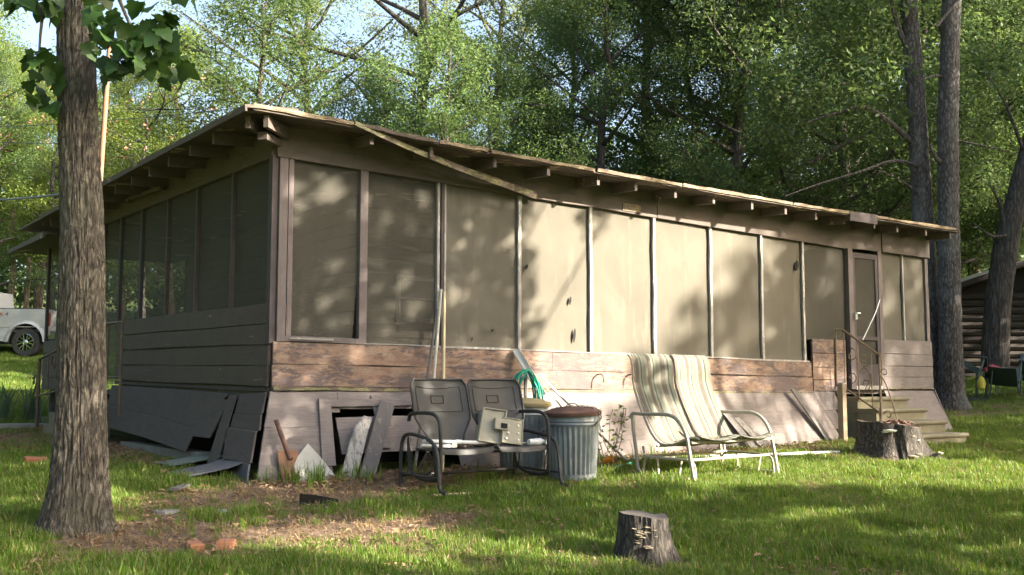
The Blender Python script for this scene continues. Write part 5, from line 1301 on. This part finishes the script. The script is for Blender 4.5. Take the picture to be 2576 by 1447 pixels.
MB().box((-.98, .975, .70), (1.9, 1.74, .06)).build('bed_floor', M_gdec, TR); MB().box((-.03, .975, .98), (.06, 1.74, .56)).build('tailgate', M_silver, TR); MB().box((.06, .975, .56), (.16, 1.8, .16)).build('bumper', M_chrome, TR)
fl = MB(); A = archpts(-.62, .50); B = archpts(-.62, .58); fl.slab([(x, -.03, z) for x, z in A], [(x, -.005, z) for x, z in B], (0, .03, 0)); fl.build('wheel_flare', M_silver, TR, True)
MB().box((-.98, -.004, .80), (1.94, .012, .02)).build('crease', M_lower, TR); MB().tube([(0, .03, 1.275), (-1.95, .03, 1.295)], .02, 6).build('bed_cap', M_blackpl, TR, True)
MB().box((.0, .02, 1.0), (.05, .08, .34)).build('tail_lamp', M_lamp, TR)
MB().box((-.62, .5, .62), (1.0, .75, .55)).build('wheel_well', M_black, TR)
cab = MB().prism([(-2.0, .02, .42), (-2.0, .02, 1.30), (-2.12, .12, 1.85), (-3.55, .12, 1.87), (-4.15, .02, 1.33), (-5.45, .02, 1.22), (-5.6, .02, .9), (-5.55, .02, .45), (-5.1, .02, .45), (-5.0, .02, .7), (-4.6, .02, .88), (-4.2, .02, .7), (-4.1, .02, .42)], (0, 1.9, 0)).build('cab', M_silver, TR)
for a in ([(-2.2, -.0, 1.34), (-2.26, .09, 1.78), (-2.85, .09, 1.8), (-2.85, -.0, 1.34)], [(-2.93, 0, 1.34), (-2.93, .09, 1.8), (-3.5, .09, 1.8), (-3.95, 0, 1.35)]): MB().prism(a, (0, .02, 0)).build('window', M_carglass, cab)
def wheel(x, y):
    w = bpy.data.objects.new('wheel', None); COL.objects.link(w); w.parent = TR; w.location = (x, y, .385); w.rotation_euler = (R(90), 0, 0)
    MB().lathe([(.235, -.12), (.35, -.125), (.385, -.09), (.388, 0), (.385, .09), (.35, .125), (.235, .12)], 36, cap=False).build('tyre', M_tyre, w, True)
    MB().lathe([(.24, -.1), (.24, .115), (.225, .12), (.215, .09), (.21, -.1)], 30, cap=False).build('rim', M_chrome, w, True)
    MB().lathe([(.0, .05), (.21, .05)], 24, cap=False).build('brake_disc', M_black, w)
    MB().lathe([(.07, .06), (.07, .11), (.05, .125), (0, .128)], 14).build('hub', M_chrome, w, True)
    for k in range(6):
        a = k * PI / 3
        for s in (-.24, .24): MB().bar((.06 * math.cos(a), .06 * math.sin(a), .095), (.218 * math.cos(a + s), .218 * math.sin(a + s), .105), .018, .025).build('spoke', M_chrome, w)
for x in (-.62, -4.6):
    for y in (.13, 1.82): wheel(x, y)
def letters(txt, mat, x, size):
    cu = bpy.data.curves.new('decal', 'FONT'); cu.body = txt; cu.size = size; cu.extrude = .002; cu.shear = .15
    o = bpy.data.objects.new('decal', cu); me = bpy.data.meshes.new_from_object(o); bpy.data.objects.remove(o)
    me.materials.clear(); me.materials.append(mat)
    d = link('decal_letter', me, TR); d.location = (x, -.006, 1.10); d.rotation_euler = (R(90), 0, 0); d.scale = (1.5, 1, 1)
letters('FX', M_red, -1.50, .14); letters('4', M_gdec, -1.21, .14)

# ------------------------------------------------------------------ log cabin and plastic chairs
M_log = painted_wood('dark_log', (.05, .037, .027), (.07, .05, .036), .42, (.8, 6, 6), (.09, .068, .05), 30)
M_gable = painted_wood('dark_gable', (.035, .026, .02), (.1, .07, .05), .3, (5, 5, .8), (.14, .1, .08), 31)
M_cabroof = simple('grey_green_roofing', (.20, .23, .20), .6, .1, .15)
CB = thing('log_cabin', 'dark brown log cabin with a low gable behind the plastic chairs', 'cabin', (11.1, 26.2, 1.55), R(-4))
for k in range(13):
    MB().tube([(-.12, 0, .10 + .185 * k), (5.2, 0, .10 + .185 * k)], .10, 8).build('log', M_log, CB, True)
for k in range(13):
    MB().tube([(0, -.12, .19 + .185 * k), (0, 5.0, .19 + .185 * k)], .10, 8).build('log', M_log, CB, True)
MB().prism([(-.1, .02, 2.42), (5.2, .02, 2.42), (5.2, .02, 2.5), (1.95, .02, 3.15), (-.1, .02, 2.5)], (0, .06, 0)).build('gable', M_gable, CB)
MB().slab([(-.42, -.5, 2.36), (1.95, -.5, 3.17)], [(-.42, 5.2, 2.36), (1.95, 5.2, 3.17)], (0, 0, .07)).build('roof_slope', M_cabroof, CB)
MB().slab([(1.95, -.5, 3.17), (5.6, -.5, 2.36)], [(1.95, 5.2, 3.17), (5.6, 5.2, 2.36)], (0, 0, .07)).build('roof_slope', M_cabroof, CB)
MB().slab([(-.44, -.53, 2.42), (1.95, -.53, 3.235)], [(-.44, -.53, 2.28), (1.95, -.53, 3.09)], (0, .025, 0)).build('bargeboard', M_gable, CB)
MB().slab([(1.95, -.53, 3.235), (5.6, -.53, 2.42)], [(1.95, -.53, 3.09), (5.6, -.53, 2.28)], (0, .025, 0)).build('bargeboard', M_cabroof, CB)
MB().tube([(-.05, -.3, 2.28), (-.05, .1, 2.28)], .10, 10).build('log_purlin', M_handle, CB, True)
MB().lathe([(.0, .12), (.02, .12), (.03, .06), (.075, .0), (.06, -.01), (.0, -.01)], 14, (1.93, -.16, 2.56)).tube([(1.93, -.16, 2.68), (1.93, -.05, 2.72)], .01, 5).build('porch_lamp', M_pvc, CB, True)
M_chair = simple('dark_green_plastic', (.045, .07, .06), .4, 0, .1); M_chair2 = simple('slate_plastic', (.11, .13, .13), .4, 0, .1)
def plastic_chair(x, y, rot, lab, mat, dz=0.0):
    o = thing('plastic_chair', lab, 'chair', (x, y, gz(x, y) + dz)); o.rotation_euler = rot; o['group'] = 'plastic lawn chairs by the cabin'
    MB().grid(lambda a, b: (-.27 + .54 * a, -.28 + .52 * b, .37 - .06 * b - .02 * math.sin(PI * a)), 6, 6, (0, 0, -.012)).build('seat', mat, o, True)
    for k in range(6): MB().slab([(-.27 + .092 * k, .22, .30), (-.27 + .092 * k + .08, .22, .30)], [(-.30 + .102 * k, .46, .95 - .012 * (k - 2.5) ** 2), (-.30 + .102 * k + .085, .46, .95 - .012 * (k - 2.5) ** 2)], (0, .012, 0)).build('back_slat', mat, o)
    for s in (-1, 1):
        MB().slab([(s * .36 - .06, -.33, .56), (s * .36 - .05, .0, .58), (s * .36 - .03, .34, .56)], [(s * .36 + .06, -.33, .56), (s * .36 + .05, .0, .58), (s * .36 + .03, .34, .56)], (0, 0, -.025)).build('armrest', mat, o)
        MB().slab([(s * .34, -.32, .55), (s * .34, -.22, .55)], [(s * .37, -.36, .0), (s * .37, -.29, .0)], (s * .02, 0, 0)).build('leg', mat, o)
        MB().slab([(s * .30, .18, .42), (s * .30, .30, .42)], [(s * .33, .40, .0), (s * .33, .47, .0)], (s * .02, 0, 0)).build('leg', mat, o)
    return o
plastic_chair(9.85, 20.9, (R(-38), R(6), R(-35)), 'dark green plastic lawn chair tipped forward on the grass', M_chair, .22)
plastic_chair(9.35, 21.6, (R(100), R(0), R(70)), 'overturned dark plastic lawn chair beside the mossy trunk', M_chair, .34)
plastic_chair(10.75, 21.8, (0, 0, R(-60)), 'slate plastic lawn chair upright behind the tipped one', M_chair2)
o = thing('red_cushion', 'crumpled red cushion lying over the plastic chairs', 'cushion', (9.85, 21.25, gz(9.8, 21.2) + .62))
MB().grid(lambda a, b: (.3 * (a - .5), .22 * (b - .5), .07 * math.sin(PI * a) * math.sin(PI * b) + .05 * a), 7, 7, (0, 0, -.05)).build('pad', simple('faded_red', (.35, .04, .06), .8), o, True)
o = thing('yellow_bag', 'small yellow bag hanging between the plastic chairs', 'bag', (9.55, 21.05, gz(9.5, 21) + .28))
MB().lathe([(.02, .22), (.06, .18), (.09, .08), (.07, -.02), (.0, -.03)], 10).build('sack', simple('yellow_cloth', (.6, .5, .06), .7), o, True)
MB().tube([(0, 0, .2), (.03, 0, .3), (-.03, 0, .32), (-.01, 0, .2)], .006, 5).build('strap', simple('yellow_strap', (.6, .5, .06), .7), o)

# ------------------------------------------------------------------ grass, leaves, iris
def tuft(name, n, h, spread, w, mat, seed, flat=0.0):
    g = np.random.default_rng(seed); V = []; F = []
    for i in range(n):
        a = g.uniform(0, 6.28); r = spread * g.uniform(0, 1) ** .5; x, y = r * math.cos(a), r * math.sin(a)
        b = g.uniform(0, 6.28); ln = g.uniform(.1, .6) * (1 + flat); hh = h * g.uniform(.5, 1.15)
        dx, dy = math.cos(b) * ln * hh, math.sin(b) * ln * hh; px, py = -math.sin(b) * w / 2, math.cos(b) * w / 2
        k = len(V); z2 = hh * (1 - .3 * flat)
        V += [(x - px, y - py, -.01), (x + px, y + py, -.01), (x + dx * .35 + px * .8, y + dy * .35 + py * .8, z2 * .6), (x + dx * .35 - px * .8, y + dy * .35 - py * .8, z2 * .6), (x + dx, y + dy, z2)]
        F += [(k, k+1, k+2, k+3), (k+3, k+2, k+4)]
    me = bpy.data.meshes.new(name); me.from_pydata(V, [], F); me.materials.append(mat); me.update()
    return bpy.data.objects.new(name, me)
def scatter(name, protos, pts, scl, label, cat, tilt=.15, seed=3):
    c = bpy.data.collections.new(name + '_source')
    for p in protos: c.objects.link(p)
    g = np.random.default_rng(seed); n = len(pts)
    me = bpy.data.meshes.new(name); me.vertices.add(n); me.vertices.foreach_set('co', np.asarray(pts, np.float32).ravel())
    rot = np.stack([g.normal(size=n) * tilt, g.normal(size=n) * tilt, g.uniform(0, 6.28, n)], 1)
    a = me.attributes.new('rot', 'FLOAT_VECTOR', 'POINT'); a.data.foreach_set('vector', rot.astype(np.float32).ravel())
    a = me.attributes.new('scl', 'FLOAT', 'POINT'); a.data.foreach_set('value', np.asarray(scl, np.float32))
    a = me.attributes.new('pick', 'INT', 'POINT'); a.data.foreach_set('value', g.integers(0, len(protos), n).astype(np.int32))
    o = link(name, me)
    nt = bpy.data.node_groups.new(name, 'GeometryNodeTree')
    nt.interface.new_socket('Geometry', in_out='INPUT', socket_type='NodeSocketGeometry'); nt.interface.new_socket('Geometry', in_out='OUTPUT', socket_type='NodeSocketGeometry')
    gi = nt.nodes.new('NodeGroupInput'); go = nt.nodes.new('NodeGroupOutput'); ip = nt.nodes.new('GeometryNodeInstanceOnPoints'); ci = nt.nodes.new('GeometryNodeCollectionInfo')
    ci.inputs['Collection'].default_value = c; ci.inputs['Separate Children'].default_value = True; ci.inputs['Reset Children'].default_value = True
    def attr(nm, ty):
        q = nt.nodes.new('GeometryNodeInputNamedAttribute'); q.data_type = ty; q.inputs['Name'].default_value = nm; return q.outputs['Attribute']
    er = nt.nodes.new('FunctionNodeEulerToRotation')
    L = nt.links.new
    L(gi.outputs[0], ip.inputs['Points']); L(ci.outputs[0], ip.inputs['Instance']); ip.inputs['Pick Instance'].default_value = True
    L(attr('pick', 'INT'), ip.inputs['Instance Index']); L(attr('rot', 'FLOAT_VECTOR'), er.inputs[0]); L(er.outputs[0], ip.inputs['Rotation']); L(attr('scl', 'FLOAT'), ip.inputs['Scale'])
    L(ip.outputs[0], go.inputs[0])
    md = o.modifiers.new('scatter', 'NODES'); md.node_group = nt
    return tag(o, label, cat, kind='stuff')
def surf(x, y):
    u, v = w2h(x, y)
    return np.interp(0, [0], [0]) + gh(u, v)
from bisect import bisect_left
def ground_z(x, y):
    i = np.clip(np.searchsorted(xs, x) - 1, 0, len(xs) - 2); j = np.clip(np.searchsorted(ys, y) - 1, 0, len(ys) - 2)
    fx = (x - xs[i]) / (xs[i+1] - xs[i]); fy = (y - ys[j]) / (ys[j+1] - ys[j])
    return GZ[i, j] * (1-fx) * (1-fy) + GZ[i+1, j] * fx * (1-fy) + GZ[i, j+1] * (1-fx) * fy + GZ[i+1, j+1] * fx * fy
g = np.random.default_rng(17)
def sample(n, y0, y1, pw):
    y = y0 + (y1 - y0) * g.uniform(0, 1, n) ** pw; x = (g.uniform(-1.08, 1.08, n) * .5) * y * 1.0
    return x, y
def clear(x, y):
    u, v = w2h(x, y)
    k = ~((u > -.34) & (v > -.36) & (u < 11.2) & (v < 9.2))
    for (cx, cy, r_) in ((-2.955, 7.12, .25), (.87, 6.95, .22), (4.62, 12.78, .45), (8.4, 19.8, .3)): k &= (x - cx) ** 2 + (y - cy) ** 2 > r_ ** 2
    k &= ~((u > 8.5) & (u < 9.9) & (v > -1.33))
    return k
def noise_fast(x, y):
    # lawn value read back from the ground grid
    i = np.clip(np.searchsorted(xs, x), 0, len(xs) - 1); j = np.clip(np.searchsorted(ys, y), 0, len(ys) - 1)
    return LAWN[i, j]
LAWN = lawn_density(GX, GY)
x, y = sample(150000, 5.0, 30, 1.25); d = noise_fast(x, y); u, v = w2h(x, y)
k = clear(x, y) & (g.uniform(0, 1, len(x)) < np.clip(d * 1.15 - .08, .03, 1)); x, y, d = x[k], y[k], d[k]
protos = [tuft('grass_tuft', 12, .075, .055, .0065, M_grass, 70 + i) for i in range(5)]
scatter('grass', protos, np.stack([x, y, ground_z(x, y)], 1), g.uniform(.5, 1.15, len(x)) * (.55 + .5 * d) * (1 + .9 * np.clip(vnoise(x, y, 1.7, 21.0) + .55 * vnoise(x, y, 5.5, 2.0), -.35, .6)), 'short green lawn grass around the house', 'grass')
x, y = sample(26000, 5.0, 20, 1.2); d = noise_fast(x, y)
k = clear(x, y) & (d < .85) & (g.uniform(0, 1, len(x)) < .75); x, y, d = x[k], y[k], d[k]
scatter('dry_grass', [tuft('dry_tuft', 8, .055, .06, .005, M_drygrass, 90 + i, .8) for i in range(4)], np.stack([x, y, ground_z(x, y)], 1), g.uniform(.5, 1.2, len(x)), 'thin dry straw grass on the bare dirt', 'dry grass', .3)
def leaf_proto(i):
    gq = np.random.default_rng(400 + i); me = bpy.data.meshes.new('dead_leaf')
    V = []; F = []
    for q in range(3):
        c = gq.uniform(-.05, .05, 3); c[2] = abs(c[2]) * .3 + .006; a = gq.uniform(0, 6.28); L = gq.uniform(.010, .032); w = L * gq.uniform(.35, .6); dx, dy = math.cos(a), math.sin(a)
        b = len(V); V += [(c[0] - dx * L, c[1] - dy * L, c[2]), (c[0] + dy * w, c[1] - dx * w, c[2] + .012), (c[0] + dx * L, c[1] + dy * L, c[2] + .006), (c[0] - dy * w, c[1] + dx * w, c[2] + .012)]; F.append((b, b+1, b+2, b+3))
    me.from_pydata(V, [], F); me.materials.append(M_litterleaf); me.update(); return bpy.data.objects.new('dead_leaf', me)
x, y = sample(52000, 5.0, 22, 1.2); d = noise_fast(x, y); u, v = w2h(x, y)
near = np.exp(-((v + .6) / .35) ** 2) * ((u > -.4) & (u < 8.5)) * .9 + np.exp(-((u + .4) / .4) ** 2) * ((v > .5) & (v < 7)) * .5
k = clear(x, y) & (g.uniform(0, 1, len(x)) < np.clip((1 - d) * .22 + near + .035, 0, 1)); x, y = x[k], y[k]
scatter('leaf_litter', [leaf_proto(i) for i in range(6)], np.stack([x, y, ground_z(x, y)], 1), g.uniform(.6, 1.3, len(x)), 'brown dead leaves scattered along the house base', 'leaf litter', .25)
# tall weeds at the foot of the skirt
x = []; y = []
for (u0, u1, v0, n) in ((-.35, .1, -.52, 26), (.1, .75, -.62, 34), (3.0, 4.4, -.75, 30), (1.0, 2.0, -.7, 10), (-.2, 1.2, -.85, 16)):
    for i in range(n): p = h2w(random.uniform(u0, u1), v0 + jit(.09)); x.append(p.x); y.append(p.y)
x = np.array(x); y = np.array(y)
scatter('weeds', [tuft('weed_tuft', 7, .20, .03, .006, M_grass, 120 + i) for i in range(3)], np.stack([x, y, ground_z(x, y)], 1), g.uniform(.5, 1.1, len(x)), 'taller weeds along the foot of the skirt', 'weeds')
for i, (u, v) in enumerate(((-1.3, 8.6), (-1.0, 9.2), (-1.6, 9.0), (-.7, 8.5), (-1.2, 9.8), (-.35, 8.1))):
    o = at_house('iris_clump', 'clump of grey-green iris blades by the side path', 'plant', u, v, i); o['group'] = 'iris clumps by the side path'
    t = tuft('blades', 26, .62, .14, .035, M_iris, 140 + i, .1); COL.objects.link(t); t.parent = o; t['kind'] = 'stuff'
# leaf debris on seat and pan
o = at_house('seat_litter', 'dead leaves gathered on the black glider seat', 'leaf litter', 1.10, -1.40, 0, gz1 + .375); o['kind'] = 'stuff'
Pq = np.stack([g.normal(size=90) * .11, g.normal(size=90) * .05, np.abs(g.normal(size=90)) * .012], 1); c = link('leaves', leaf_mesh('leaves', Pq, .045, M_litterleaf, 1.2, .5, 7), o); c['kind'] = 'stuff'
o = at_house('seat_litter', 'dead leaves gathered at the back of the striped seat', 'leaf litter', 4.1, -1.68, 0, float(gh(4, -1.75)) + .34); o['kind'] = 'stuff'
Pq = np.stack([g.normal(size=110) * .2, g.normal(size=110) * .04, np.abs(g.normal(size=110)) * .015], 1); c = link('leaves', leaf_mesh('leaves', Pq, .05, M_litterleaf, 1.2, .5, 8), o); c['kind'] = 'stuff'
